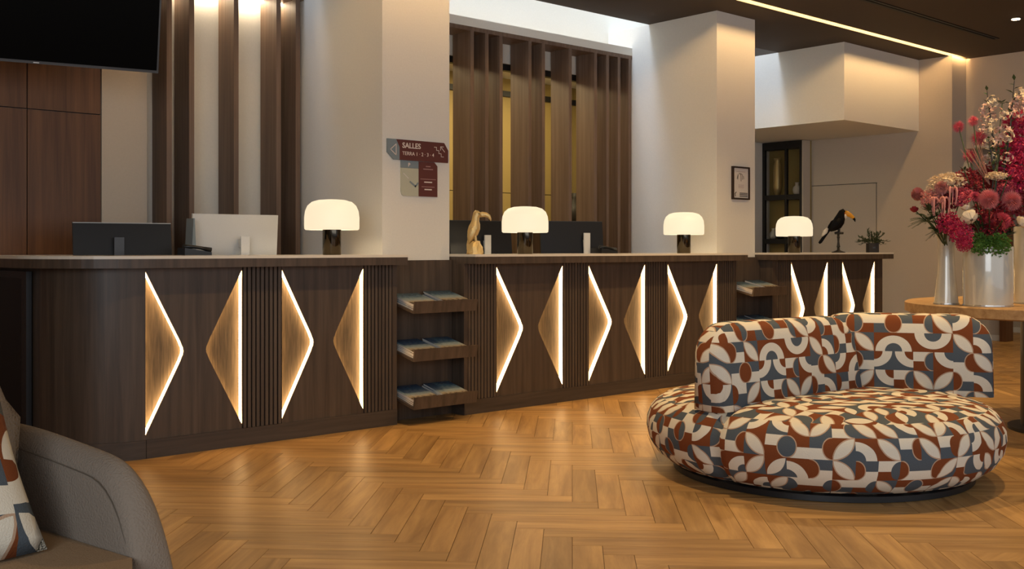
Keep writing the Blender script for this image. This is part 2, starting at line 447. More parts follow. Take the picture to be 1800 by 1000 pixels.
for q in range(2):
    MB().box(7.0, 10.62, 4.575+.045*q, 4.605+.045*q, cz-.006, cz).build('vent_slot', 'vent', vent)
dl = thing('downlight', 'small round recessed downlight in the dark ceiling', 'downlight', (9.84, 4.09, cz))
MB().lathe([(.055,-.004),(.055,0)], (9.84,4.09,cz), 24).build('trim_ring', 'bezel', dl)
MB().lathe([(.036,-.007),(.036,-.004)], (9.84,4.09,cz), 24).build('lens', 'downlight', dl)

# ---- tall skylit gap behind the desks
struct('wall_gap_front', MB().box(2.5, 9.7, 6.44, 6.5, cz+.12, 5.1), 'plaster', label='white upstand above the soffit', cat='wall')
struct('wall_cove', MB().box(2.6, 9.7, 7.02, 7.12, 2.985, 5.1), 'plaster', label='white upper wall glowing above the wooden fins', cat='wall')
struct('trim_1', MB().box(2.6, 7.518, 6.71, 6.745, 2.985, 3.057), 'plaster', label='white fascia above the brown fin header', cat='trim')
struct('trim_2', MB().box(2.6, 7.518, 6.71, 6.96, 2.95, 2.985), 'slatwood', label='brown wooden header along the top of the fins', cat='trim')
tag(MB().box(2.7, 7.5, 6.80, 6.84, 2.986, 2.998).build('cove_light_strip', 'cove'), 'hidden warm light strip behind the white fascia', 'light strip')

# ---- back walls
wl = struct('wall_white_back', MB().box(2.60, 3.98, 6.96, 7.06, 0, 2.95), 'plaster', label='white wall lit from above behind the left wooden fins', cat='wall')
tag(MB().box(2.84, 3.93, 6.90, 6.945, 2.938, 2.9495).build('fin_light_strip', 'finled'), 'warm light strip at the top of the white wall behind the left fins', 'light strip')
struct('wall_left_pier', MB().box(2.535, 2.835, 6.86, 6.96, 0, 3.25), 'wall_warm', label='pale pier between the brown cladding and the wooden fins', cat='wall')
clad = thing('wall_clad', 'reddish brown wood clad wall under the television', 'wall', (1.5, 6.88, 0), kind='structure')
MB().box(-2.5, 2.535, 6.90, 7.0, 0, 3.25).build('backing', 'black', clad)
zs = (0, 1.03, 2.012, 3.25)
us = (.20, 1.14, 2.077, 2.535)
for i in range(3):
    for j in range(3):
        MB().box(us[i]+.003, us[i+1]-.003, 6.87, 6.90, zs[j]+.003, zs[j+1]-.003).build('panel', 'clad', clad)
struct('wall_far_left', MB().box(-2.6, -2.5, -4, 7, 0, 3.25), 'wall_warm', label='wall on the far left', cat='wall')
def fin(u, wd=.036):
    return MB().box(u, u+wd, 6.71, 6.945, 0, 2.95)
k = 0
lf = ['wooden fin nearest the television, left of the white monitor', 'second wooden fin from the television', 'lone wooden fin standing against the white wall',
      'wooden fin right of the white monitor, two from the pillar', 'wooden fin next to the first white pillar']
for u, lb in zip((2.907, 3.064, 3.39, 3.72, 3.876), lf):
    tag(fin(u).build('wooden_fin', 'slatwood'), lb, 'fin', 'wooden fins before the white wall')
rf = ['first wooden fin right of the sign pillar', 'second wooden fin right of the sign pillar', 'third wooden fin right of the sign pillar',
      'wooden fin behind the second lamp, left of a close pair', 'right fin of the close pair behind the second lamp',
      'single wooden fin between the two mustard gaps', 'first of three fins left of the second pillar', 'middle of three fins left of the second pillar',
      'third of three fins left of the second pillar', 'wooden fin mostly hidden by the second pillar']
for u, lb in zip((5.517, 5.677, 5.836, 6.171, 6.333, 6.667, 6.997, 7.16, 7.317, 7.47), rf):
    tag(fin(u).build('wooden_fin', 'slatwood'), lb, 'fin', 'wooden fins before the back office')
# lintel, rail and back office seen between the fins
struct('wall_lintel', MB().box(4.4, 7.62, 6.96, 7.06, 2.78, 2.99), 'plaster', label='white lintel behind the right wooden fins', cat='wall')
struct('trim_3', MB().box(4.4, 7.62, 6.98, 7.04, 2.725, 2.78), 'blackmetal', label='black rail under the white lintel', cat='trim')
off = thing('wall_office', 'mustard panelled wall of the back office', 'wall', (6, 8.6, 0), kind='structure')
MB().box(3.9, 9.6, 8.62, 8.7, 0, 3.25).build('backing', 'black', off)
for i in range(6):
    for j in range(2):
        MB().box(4.0+.92*i+.004, 4.0+.92*(i+1)-.004, 8.59, 8.62, (0, 1.75)[j]+.004, (1.75, 3.2)[j]-.004).build('panel', 'mustard', off)
MB().box(4.0, 9.5, 8.56, 8.59, 2.80, 2.86).build('rail', 'blackmetal', off)
struct('wall_office_left', MB().box(3.95, 4.05, 7.06, 8.6, 0, 3.25), 'mustard', label='office side wall', cat='wall')
struct('ceiling_office', MB().box(3.9, 9.6, 7.06, 8.7, 3.0, 3.05), 'plaster', label='back office ceiling', cat='ceiling')
area('office_lamp', (6.6, 7.7, 2.96), (0,0,0), 3.5, .5, 26, (1, .80, .45))
sh = thing('office_shelf', 'dark shelf unit seen past the last fin', 'shelf', (8.55, 8.4, 0))
MB().box(8.2, 9.3, 8.25, 8.58, 1.36, 1.39).build('board', 'walnut', sh)
for uu in (8.2, 9.27): MB().box(uu, uu+.03, 8.25, 8.58, 0, 1.36).build('side', 'walnut', sh)
tag(MB().lathe([(.07,0),(.13,.10),(.12,.22),(.05,.33),(.07,.38)], (8.46,8.42,1.39), 20).build('vase', 'iron', smooth=True), 'dark vase on the office shelf', 'vase')

# ---- white pillars
struct('wall_pillar_1', MB().box(3.943, 4.505, 5.71, 7.06, 0, 3.8).bevel(.004,1), 'plaster', label='white pillar carrying the burgundy sign', cat='pillar')
struct('wall_pillar_2', MB().box(7.518, 8.088, 5.71, 7.06, 0, 3.25).bevel(.004,1), 'plaster', label='white pillar carrying the framed certificate', cat='pillar')
# ---- hanging box and right hand walls
struct('wall_box', MB().box(9.627, 11.186, 5.71, 7.80, 2.455, 3.25), 'plaster', label='white box volume hanging below the ceiling', cat='wall')
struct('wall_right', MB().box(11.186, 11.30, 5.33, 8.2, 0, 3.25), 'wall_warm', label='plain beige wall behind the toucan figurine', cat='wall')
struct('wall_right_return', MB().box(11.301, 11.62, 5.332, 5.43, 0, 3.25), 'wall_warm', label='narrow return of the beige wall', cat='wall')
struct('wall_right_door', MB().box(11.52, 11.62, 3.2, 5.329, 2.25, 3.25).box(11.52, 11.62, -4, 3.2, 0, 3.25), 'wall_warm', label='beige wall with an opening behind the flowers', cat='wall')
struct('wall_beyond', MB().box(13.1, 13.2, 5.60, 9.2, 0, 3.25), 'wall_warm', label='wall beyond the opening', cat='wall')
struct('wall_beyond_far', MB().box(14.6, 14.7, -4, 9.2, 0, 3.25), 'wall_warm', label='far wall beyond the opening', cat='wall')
struct('baseboard_beyond', MB().box(13.08, 13.1, 5.60, 9.2, 0, .07), 'plaster', label='white baseboard beyond the opening', cat='baseboard')
struct('baseboard_far', MB().box(14.58, 14.6, -4, 9.2, 0, .07), 'plaster', label='white baseboard of the far wall', cat='baseboard')
struct('trim_4', MB().box(13.0, 13.2, 5.52, 5.60, 0, 2.3), 'clad', label='brown jamb beyond the opening', cat='trim')
spot('hall_beam', (12.4, 4.6, 3.15), 40, (1, .70, .36))
dr = thing('door_1', 'flush white door panel set in the beige wall', 'door', (11.18, 6.6, 0), kind='structure')
MB().box(11.178, 11.186, 6.225, 7.06, .01, 1.895).build('leaf', 'wall_warm', dr)
MB().box(11.183, 11.187, 6.213, 7.07, 1.897, 1.904).build('top_gap_shade', 'ink', dr)  # solid strips; the shade in the door gaps is put into their colour
MB().box(11.183, 11.187, 6.218, 6.222, .01, 1.897).build('side_gap_shade', 'seam', dr)
struct('wall_niche', MB().box(8.088, 11.12, 7.66, 7.80, 0, 3.25), 'plaster', label='white wall end beside the display cabinet', cat='wall')
# display cabinet
dc = thing('display_cabinet', 'tall black framed glass display cabinet behind the last lamp', 'cabinet', (11.05, 7.35, 0))
MB().box(11.15, 11.184, 7.075, 7.655, 0, 2.45).build('back_panel', 'mustard', dc)
MB().box(11.0, 11.15, 7.072, 7.09, 0, 2.45).build('side_panel', 'wall_warm', dc)
for (a, b_, z0, z1) in ((7.09, 7.125, .02, 2.45), (7.62, 7.655, .02, 2.45), (7.305, 7.335, .02, 2.45)):
    MB().box(11.0, 11.04, a, b_, z0, z1).build('post', 'blackmetal', dc)
for z0, z1 in ((2.36, 2.45), (1.74, 1.80), (1.20, 1.26), (0, .06)):
    MB().box(11.002, 11.15, 7.092, 7.654, z0, z1).build('shelf', 'blackmetal', dc)
for (a, b_) in ((7.125, 7.305), (7.335, 7.62)):
    for z0, z1 in ((1.80, 2.36), (1.26, 1.74)):
        MB().box(11.018, 11.022, a, b_, z0, z1).build('pane', 'glass', dc)
def urn(loc, s, mat, prof, label, kind='vase'):
    return tag(MB().lathe([(r*s, z*s) for r, z in prof], loc, 20).build(kind, mat, smooth=True), label, 'ornament')
P1 = [(.05,0),(.10,.04),(.115,.12),(.10,.2),(.05,.25),(.045,.30),(.06,.33)]
urn((11.095, 7.50, 1.80), 1.0, 'gold', [(.03,0),(.05,.1),(.05,.28),(.045,.36),(.03,.42),(.045,.46)], 'large gold speckled vase in the upper left of the cabinet')
urn((11.095, 7.22, 1.80), .45, 'paper', P1, 'white vase in the upper right of the cabinet')
urn((11.095, 7.56, 1.26), .40, 'white_plastic', P1, 'small white shell ornament low in the cabinet')
urn((11.095, 7.46, 1.26), .45, 'iron', P1, 'dark round urn low in the cabinet')
urn((11.095, 7.22, 1.26), .55, 'iron', P1, 'dark bowl in the lower right of the cabinet')

# ================================================================= RECEPTION COUNTERS
VF = 5.555
def tri_pts(uf, ut, z0=.122, z1=1.018):
    """triangle with a rounded tip: flat side at uf, tip at ut"""
    zm = .5*(z0+z1); du = ut-uf; r = .05
    pts = [(uf, z0)]
    h = .5*(z1-z0)
    # points on the two slanted sides, with a small arc at the tip
    for t in (.88, .925, .955):
        pts.append((uf + du*(t - (.012 if t > .9 else 0)), z0 + h*t))
    pts.append((uf + du*.958, zm))
    for t in (.955, .925, .88):
        pts.append((uf + du*(t - (.012 if t > .9 else 0)), z1 - h*t))
    pts.append((uf, z1))
    return pts
def bay(cnt, uL, uR, wL, wR):
    zb, zt = .10, 1.036
    wL /= .958; wR /= .958
    TL = tri_pts(uL, uL+wL); TR = tri_pts(uR, uR-wR)
    LB = [(uL, zb)] + TL + [(uL, zt)]; RB = [(uR, zb)] + TR + [(uR, zt)]
    mb = MB(); n = len(LB); y0, y1 = VF+.008, VF+.048
    vs = [(p, y0, q) for p, q in LB] + [(p, y0, q) for p, q in RB] + [(p, y1, q) for p, q in LB] + [(p, y1, q) for p, q in RB]
    fs = []
    for i in range(n-1):
        fs += [(i, n+i, n+i+1, i+1), (i, i+1, 2*n+i+1, 2*n+i), (n+i, 3*n+i, 3*n+i+1, n+i+1)]
    fs += [(0, 2*n, 3*n, n), (n-1, 2*n-1, 4*n-1, 3*n-1)]
    mb.poly(vs, fs)
    mb.build('front_panel', 'walnut', cnt)
    for ue in (uL-.0012, uR-.0004):   # thin wooden lip closing the flat side of each recess
        MB().box(ue, ue+.0016, VF+.0065, VF+.048, .122, 1.018).build('edge_lip', 'walnut', cnt)
    for T in (TL, TR):
        MB().prism(T, VF+.048, VF+.054).build('recess_panel', 'bronze', cnt)
        sgn = 1 if T is TL else -1
        # light strip lining the wall of the recess
        m2 = MB(); n = len(T)
        cu = .5*(min(p for p, q in T)+max(p for p, q in T)) ; cq = .5*(T[0][1]+T[-1][1])
        inn = []
        for i in range(n):
            a, b_, c_ = [Vector(T[(i+k)%n]) for k in (-1, 0, 1)]
            e1 = (b_-a).normalized(); e2 = (c_-b_).normalized()
            n1 = Vector((-e1.y, e1.x)); n2 = Vector((-e2.y, e2.x))
            if n1.dot(Vector((cu, cq))-b_) < 0 and n2.dot(Vector((cu, cq))-b_) < 0: n1, n2 = -n1, -n2
            bi = (n1+n2).normalized(); inn.append(tuple(b_ + bi*.0012/max(.25, bi.dot(n1))))
        vs = [(p, VF+.012, q) for p, q in inn] + [(p, VF+.048, q) for p, q in inn]
        m2.poly(vs, [(i, (i+1)%n, n+(i+1)%n, n+i) for i in range(n)])
        m2.build('light_strip', 'led', cnt, fix=False)
slat_me = {}
def slats(cnt, u0, u1, n):
    MB().box(u0, u1, VF+.030, VF+.045, .10, 1.036).build('slat_backing', 'walnut', cnt)
    p = (u1-u0)/n; wd = p*.66
    first = None
    for i in range(n):
        if first is None:
            mb = MB().box(0, wd, 0, .026, 0, .934).bevel(.002, 1)
            first = mb.build('slat', 'walnut_slat', cnt, local=True)
            first.location = Vector((u0 + p*.17, VF+.004, .101)) - ORG[cnt]
        else:
            o = first.copy(); COL.objects.link(o); o.parent = cnt
            o.location = Vector((u0 + p*(i+.17), VF+.004, .101)) - ORG[cnt]
def top(name, label, u0, u1, u_rear0=None, u_rear1=None, arc=False):
    """cream slab on a brown band; the slab steps round the pillar behind"""
    t = thing(name, label, 'countertop', ((u0+u1)/2, 5.5, 1.036))
    return t
# ---- counter beside the armchair (rounded left end)
C1 = thing('reception_counter', 'dark wood reception counter with rounded end nearest the armchair', 'reception counter', (3.0, 5.7, 0))
R = .43; UC, VC = 2.29, VF + R + .0
def arc(r, n=14):
    return [(UC - r*math.sin(a), VC - r*math.cos(a)) for a in [PI/2*i/n for i in range(n+1)]]
def curved(r, th, z0, z1, back=6.85):
    o_ = arc(r) + [(UC-r, back)]; i_ = arc(r-th) + [(UC-r+th, back)]
    return MB().prism(o_ + i_[::-1], z0, z1, 'z')
curved(R-.008, .035, .10, 1.036).build('curved_panel', 'walnut', C1, smooth='auto')
curved(R+.002, .05, 0, .10).build('curved_plinth', 'plinth', C1, smooth='auto')
MB().box(2.293, 3.952, VF-.002, VF+.05, 0, .10).build('plinth', 'plinth', C1)
bay(C1, 2.29, 2.862, .218, .222)
slats(C1, 2.864, 3.118, 9)
bay(C1, 3.12, 3.697, .218, .220)
slats(C1, 3.699, 3.916, 8)
MB().box(3.916, 3.952, VF+.002, 5.71, .10, 1.036).build('end_stile', 'walnut', C1)
MB().box(3.93, 3.952, VF+.051, 5.709, 0, .10).build('end_plinth', 'plinth', C1)
MB().box(2.32, 3.943, VF+.06, VF+.08, .10, 1.036).build('core', 'walnut', C1)
K1 = thing('staff_desk', 'lower staff desk hidden behind the first counter', 'desk', (3.1, 6.2, 0))
MB().box(2.31, 3.93, 5.97, 6.55, .70, .735).build('desk_top', 'walnut', K1)
for uu in (2.31, 3.89): MB().box(uu, uu+.04, 5.97, 6.5, 0, .70).build('side_board', 'walnut', K1)
OV = .12
def outline1(e):
    r = R + OV - e
    return [(3.952-e, VF-OV+e)] + [(UC - r*math.sin(a), VC - r*math.cos(a)) for a in [PI/2*i/14 for i in range(15)]] + \
           [(UC-r, 6.86), (UC-r+.55, 6.86), (UC-R+.42, 6.05), (3.943, 6.05), (3.943, 5.71), (3.952-e, 5.71)]
T1 = thing('countertop', 'cream topped counter with rounded left end, holding the first lamp', 'countertop', (3.0, 5.7, 1.036))
MB().prism(outline1(.001), 1.036, 1.085, 'z').build('edge_band', 'walnut', T1)
MB().prism(outline1(0), 1.085, 1.101, 'z').build('slab', 'stone', T1)
# ---- long middle counter
C2 = thing('reception_counter', 'long dark wood reception counter between the two white pillars with six lit triangles', 'reception counter', (6.05, 5.7, 0))
MB().box(4.512, 7.598, VF-.002, VF+.05, 0, .10).build('plinth', 'plinth', C2)
MB().box(4.512, 4.545, VF+.002, 5.71, .10, 1.036).build('end_stile', 'walnut', C2)
slats(C2, 4.547, 4.808, 9)
bay(C2, 4.81, 5.462, .254, .252)
slats(C2, 5.464, 5.737, 9)
bay(C2, 5.739, 6.389, .260, .250)
slats(C2, 6.391, 6.668, 9)
bay(C2, 6.67, 7.328, .257, .250)
slats(C2, 7.330, 7.580, 8)
MB().box(7.580, 7.598, VF+.002, 5.71, .10, 1.036).build('end_stile', 'walnut', C2)
MB().box(4.56, 7.58, VF+.06, VF+.08, .10, 1.036).build('core', 'walnut', C2)
MB().box(4.512, 4.53, VF+.051, 5.709, 0, .10).build('end_plinth', 'plinth', C2)
K2 = thing('staff_desk', 'lower staff desk hidden behind the long middle counter', 'desk', (6.0, 6.2, 0))
MB().box(4.56, 7.50, 5.97, 6.50, .70, .735).build('desk_top', 'walnut', K2)
for uu in (4.56, 7.46): MB().box(uu, uu+.04, 5.97, 6.45, 0, .70).build('side_board', 'walnut', K2)
T2 = thing('countertop', 'long cream topped counter holding the gold toucan and two lamps', 'countertop', (6.05, 5.7, 1.036))
def outline2(e): return [(4.512+e, VF-OV+e), (7.598-e, VF-OV+e), (7.598-e, 5.71), (7.518, 5.71), (7.518, 6.05), (4.512+e, 6.05)]
MB().prism(outline2(.001), 1.036, 1.085, 'z').build('edge_band', 'walnut', T2)
MB().prism(outline2(0), 1.085, 1.101, 'z').build('slab', 'stone', T2)
# ---- short far counter
C3 = thing('reception_counter', 'short dark wood reception counter below the black toucan figurine', 'reception counter', (9.1, 5.7, 0))
MB().box(8.141, 10.118, VF-.002, VF+.05, 0, .10).build('plinth', 'plinth', C3)
MB().box(8.141, 8.204, VF+.002, 5.71, .10, 1.036).build('end_stile', 'walnut', C3)
slats(C3, 8.206, 8.450, 8)
bay(C3, 8.452, 9.078, .228, .238)
slats(C3, 9.080, 9.343, 8)
bay(C3, 9.345, 9.965, .235, .235)
MB().box(9.967, 10.118, VF+.006, 5.98, .10, 1.036).build('end_stile', 'walnut', C3)
MB().box(8.22, 9.967, VF+.06, VF+.08, .10, 1.036).build('core', 'walnut', C3)
MB().box(8.141, 10.0, 5.96, 5.98, 0, 1.036).build('back_panel', 'walnut', C3)
T3 = thing('countertop', 'short cream topped counter holding the black toucan and potted plant', 'countertop', (9.1, 5.7, 1.036))
def outline3(e): return [(8.09+e, VF-OV+e), (10.118-e, VF-OV+e), (10.118-e, 6.02), (8.09+e, 6.02)]
MB().prism(outline3(.001), 1.036, 1.085, 'z').build('edge_band', 'walnut', T3)
MB().prism(outline3(0), 1.085, 1.101, 'z').build('slab', 'stone', T3)
# ---- black fridge in the left return of the first counter
fr = thing('under_counter_fridge', 'black glass fronted fridge under the far left counter end', 'fridge', (1.86, 6.4, 0))
MB().box(1.845, 1.859, 6.07, 6.86, .02, 1.015).box(1.83, 1.845, 6.07, 6.15, .02, 1.015).box(1.83, 1.845, 6.15, 6.86, .975, 1.015).build('door_frame', 'black', fr)
MB().box(1.836, 1.845, 6.15, 6.86, .02, .975).build('glass_door', 'darkglass', fr)

# ---- brochure racks in the two niches
def rack(u0, u1, label):
    r = thing('brochure_rack', label, 'brochure rack', ((u0+u1)/2, 5.71, 0))
    MB().box(u0+.003, u1-.003, 5.688, 5.708, 0, 1.062).build('back_panel', 'walnut', r)
    shelves = []
    a, b_ = u0+.02, u1-.02
    for k in range(3):
        z0 = .724 - .307*k
        s = MB().prism([(5.685, z0+.064), (5.685, z0+.080), (5.412, z0+.016), (5.412, z0)], a, b_, 'x').build('shelf', 'walnut', r)
        MB().prism([(5.412, z0), (5.398, z0), (5.385, z0+.078), (5.399, z0+.078)], a, b_, 'x').build('lip', 'walnut', s)
        shelves.append(z0)
    return shelves, a, b_
mag_mb = {}
def magazine(u, z0, off_, ci, label, group, w_=.215, j=0):
    """magazine lying on a sloping shelf"""
    sl = math.atan2(.064, .273)
    t = thing('magazine', label, 'magazine', (u, 5.412, z0 + .0165), 0, group)
    t.rotation_euler = (sl, 0, random.uniform(-.03, .03))
    nv = Vector((0, -math.sin(sl), math.cos(sl)))
    t.location = Vector((u + random.uniform(-.006, .006), 5.4135 + random.uniform(0, .003), z0 + .0170)) + nv*off_
    key = ('p', ci)
    if key not in mag_mb:
        p = MB().box(-w_/2, w_/2, .002, .272, 0, .0085).build('pages', 'paper', t, local=True)
        c = MB().box(-w_/2-.001, w_/2+.001, 0, .274, .0085, .0097)
        c.uv(lambda f, co: ((co.x+w_/2)/w_, co.y/.274))
        c = c.build('cover', ('cov1', 'cov2')[ci], t, local=True)
        mag_mb[key] = (p, c)
    else:
        for s_ in mag_mb[key]:
            o = s_.copy(); COL.objects.link(o); o.parent = t
    return t
def fill(rk, where, which, n):
    shelves, a, b_ = rk
    pos = ('top', 'middle', 'bottom')
    for k in which:
        for side, uu in (('left', a+.125), ('right', b_-.135)):
            cnt = n + (1 if side == 'right' and k == 0 else 0)
            for q in range(cnt):
                st = 'uppermost' if q == cnt-1 else 'lower'
                lab = ('uppermost magazine of the %s stack on the %s shelf %s' if q == cnt-1 else 'magazine under others in the %s stack on the %s shelf %s') % (side, pos[k], where)
                magazine(uu, shelves[k], q*.0102, (k+q+1) % 2 if q < cnt-1 else (1 if k == 0 else 0), lab, 'magazines in the %s stack, %s shelf %s' % (side, pos[k], where))
r1 = rack(3.952, 4.512, 'three tier wooden brochure rack under the sign pillar')
fill(r1, 'below the sign', (0, 1, 2), 4)
r2 = rack(7.598, 8.141, 'three tier wooden brochure rack behind the patterned sofa')
fill(r2, 'behind the sofa', (0, 1), 4)

# ================================================================= THINGS ON THE COUNTERS
TOPZ = 1.101
def mushroom_lamp(u, v, label):
    t = thing('table_lamp', label, 'lamp', (u, v, TOPZ), 0, 'opal glass table lamps')
    # base: smoked chrome tube
    b = MB().lathe([(.056,0),(.058,.004),(.058,.170),(.050,.172)], (0,0,0), 32).build('base', 'smoke', t, local=True, smooth='auto')
    MB().lathe([(.010,.165),(.010,.20),(.022,.205),(.022,.235),(.008,.25)], (0,0,0), 16).build('socket', 'alu', t, local=True)
    prof = [(.150,.158),(.162,.156),(.170,.162),(.1715,.18),(.1715,.235),(.166,.275),(.152,.308),(.125,.332),(.085,.344),(.04,.3475),(.002,.348)]
    s = MB().lathe(prof, (0,0,0), 48, caps=False)
    s.build('shade', 'opal', t, local=True, smooth=True)
    d = bpy.data.lights.new('bulb', 'POINT'); d.energy = 2.6; d.color = (1, .78, .48); d.shadow_soft_size = .04
    o = bpy.data.objects.new('bulb', d); COL.objects.link(o); o.location = (u, v, TOPZ+.195)
    return t
mushroom_lamp(3.527, 5.66, 'opal glass table lamp left of the sign pillar')
mushroom_lamp(5.171, 5.66, 'opal glass table lamp beside the gold toucan')
mushroom_lamp(6.997, 5.66, 'opal glass table lamp in front of the second white pillar')
mushroom_lamp(8.62, 5.64, 'opal glass table lamp beside the black toucan')

# gold toucan figurine (faces the right of the picture)
SIDE = TH - PI/2            # local x points along the picture's right
gt = thing('toucan_figurine', 'gold leaf toucan figurine on a rock base', 'figurine', (4.645, 5.60, TOPZ), SIDE)
mb = MB().lathe([(.058,0),(.060,.012),(.050,.05),(.040,.075),(.034,.09),(.01,.094)], (0,0,0), 14)
for v in mb.bm.verts: v.co += Vector((random.uniform(-.005,.005), random.uniform(-.005,.005), random.uniform(-.003,.003) if v.co.z > .01 else 0))
mb.build('rock_base', 'gold', gt, local=True)
MB().tube([(-.050,0,.030),(-.046,0,.065),(-.038,0,.095)], [.008,.013,.016], 10, .6).build('tail', 'gold', gt, local=True, smooth=True)
MB().tube([(-.040,0,.085),(-.030,0,.115),(-.016,0,.150),(-.004,0,.185),(.002,0,.212),(.003,0,.235),(.006,0,.258),(.013,0,.278),(.022,0,.292),(.028,0,.299)],
          [.012,.026,.039,.041,.034,.026,.025,.028,.025,.006], 16).build('body', 'gold', gt, local=True, smooth=True)
MB().tube([(.030,0,.272),(.050,0,.277),(.075,0,.275),(.097,0,.264),(.108,0,.243),(.110,0,.230)], [.017,.0185,.0165,.013,.007,.001], 12, .55).build('beak', 'gold', gt, local=True, smooth=True)
for sg in (-1, 1):
    MB().tube([(.004,sg*.026,.205),(-.012,sg*.036,.165),(-.030,sg*.028,.115),(-.046,sg*.014,.070)], [.012,.024,.018,.004], 10, .35).build('wing', 'gold', gt, local=True, smooth=True)
    MB().tube([(.000,sg*.015,.130),(.006,sg*.015,.088)], [.011,.008], 8).build('leg', 'gold', gt, local=True)
    MB().ball((.028,sg*.023,.281), .0045, 1).build('eye', 'iron', gt, local=True)

# black toucan on a turned stand
bt = thing('toucan_figurine', 'black toucan figurine with yellow beak perched on a turned stand', 'figurine', (9.30, 5.58, TOPZ), SIDE)
MB().lathe([(.066,0),(.066,.006),(.045,.012),(.020,.022),(.012,.034),(.017,.040),(.010,.048),(.018,.056),(.013,.075),(.009,.11),(.012,.145),(.016,.155),(.009,.165),(.014,.172),(.010,.184)], (0,0,0), 20).build('stand', 'iron', bt, local=True, smooth='auto')
MB().tube([(-.036,0,.192),(-.012,0,.196),(.02,0,.194),(.048,0,.192)], [.012,.014,.013,.011], 10).build('perch', 'iron', bt, local=True, smooth=True)
MB().tube([(-.085,0,.222),(-.05,0,.245),(-.015,0,.275),(.005,0,.31),(.018,0,.345),(.026,0,.375),(.036,0,.398),(.050,0,.408),(.062,0,.402)],
          [.018,.036,.052,.055,.048,.038,.033,.027,.012], 16).build('body', 'feather', bt, local=True, smooth=True)
MB().tube([(-.095,0,.222),(-.135,0,.165),(-.178,0,.105),(-.192,0,.092)], [.016,.015,.016,.010], 10, .5).build('tail', 'feather', bt, local=True, smooth=True)
MB().tube([(-.105,0,.238),(-.132,0,.205),(-.162,0,.163)], [.014,.024,.008], 10).build('rump', 'featherwhite', bt, local=True, smooth=True)
MB().tube([(.054,0,.380),(.056,0,.352),(.046,0,.318)], [.022,.029,.013], 12).build('throat', 'featherwhite', bt, local=True, smooth=True)
bk = MB().tube([(.058,0,.395),(.085,0,.388),(.12,0,.368),(.148,0,.345),(.160,0,.326)], [.024,.026,.021,.015,.008], 12, .55).build('beak', 'beak', bt, local=True, smooth=True)
MB().tube([(.150,0,.341),(.161,0,.325),(.166,0,.303)], [.0145,.011,.002], 10, .6).build('beak_tip', 'feather', bk, local=True, smooth=True)
for sg in (-1, 1):
    MB().ball((.056, sg*.021, .389), .008, 1).build('eye', 'eye', bt, local=True)
    MB().tube([(.005,sg*.046,.335),(-.03,sg*.052,.29),(-.07,sg*.040,.248),(-.105,sg*.018,.215)], [.014,.036,.028,.006], 12, .35).build('wing', 'feather', bt, local=True, smooth=True)
    MB().tube([(.004,sg*.018,.25),(.006,sg*.016,.206)], [.010,.007], 8).build('leg', 'iron', bt, local=True)

# small potted plant
pp = thing('potted_plant', 'small grey green plant in a square dark pot at the counter end', 'plant', (9.97, 5.59, TOPZ), SIDE)
MB().prism([(-.050,-.050),(.050,-.050),(.050,.050),(-.050,.050)], 0, .096, 'z').bevel(.004,1).build('pot', 'pot', pp, local=True)
MB().prism([(-.013,-.0515),(.013,-.0515),(.013,-.050),(-.013,-.050)], .042, .058, 'z').build('label_plate', 'bezel', pp, local=True)
fol = MB()
for i in range(34):
    az = random.uniform(0, 2*PI); el = random.uniform(.05, 1.4); L = random.uniform(.07, .14)*(1 if el < 1 else 1.1)
    d = Vector((math.cos(az)*math.cos(el), math.sin(az)*math.cos(el), math.sin(el)))
    b0 = Vector((math.cos(az)*.03, math.sin(az)*.03, .095))
    path = [b0, b0+d*L*.5+Vector((0,0,.01)), b0+d*L-Vector((0,0,.03*math.cos(el)))]
    fol.tube(path, .0018, 4)
    for q in range(9):
        t_ = .2+.8*q/8; p = path[0].lerp(path[2], t_) + Vector((0,0,.01*math.sin(PI*t_)))
        dd = (d + Vector((random.uniform(-1,1), random.uniform(-1,1), random.uniform(-.4,.8)))*.9)
        fol.petal(p, dd, .036, .017)
fol.build('foliage', 'plantleaf', pp, local=True)

# monitors (seen from behind); local x along the screen, local -y towards the lobby
def monitor(name, label, loc, rz, wd, ht, tilt, back, post_x, post_mat, edge, post_h=None, z_desk=.735):
    t = thing(name, label, 'monitor', (loc[0], loc[1], z_desk), rz, 'desk monitors')
    zc = loc[2]           # z of the panel top edge
    m = Matrix.Translation((0, 0, zc - z_desk)) @ Matrix.Rotation(tilt, 4, 'X')
    p = MB().box(-wd/2, wd/2, -.014, .010, -ht, 0).bevel(.004, 2)
    bmesh.ops.transform(p.bm, matrix=m, verts=p.bm.verts); p = p.build('panel_back', back, t, local=True, smooth='auto')
    q = MB().box(-wd/2+.006, wd/2-.006, .010, .013, -ht+.01, -.008)
    bmesh.ops.transform(q.bm, matrix=m, verts=q.bm.verts); q.build('screen', 'screen', t, local=True)
    e = MB().box(-wd/2, wd/2, -.0145, .0105, -.004, .0012)
    bmesh.ops.transform(e.bm, matrix=m, verts=e.bm.verts); e.build('top_edge', edge, p, local=True)
    y = -.055
    MB().box(post_x-.028, post_x+.028, y-.012, y, .006, (zc - z_desk) - (post_h or ht*.36)).bevel(.004,1).build('stand_post', post_mat, t, local=True)
    MB().box(post_x-.022, post_x+.022, y, -.005, (zc-z_desk)-ht*.62, (zc-z_desk)-ht*.45).build('bracket', post_mat, t, local=True)
    MB().box(post_x-.11, post_x+.11, -.12, .10, 0, .008).bevel(.003,1).build('stand_foot', post_mat, t, local=True)
    return t
monitor('desk_monitor', 'black desk monitor back at the far left', (2.42, 6.22, 1.292), math.radians(-10), .56, .33, -.16, 'black', -.03, 'bezel', 'alu', .085)
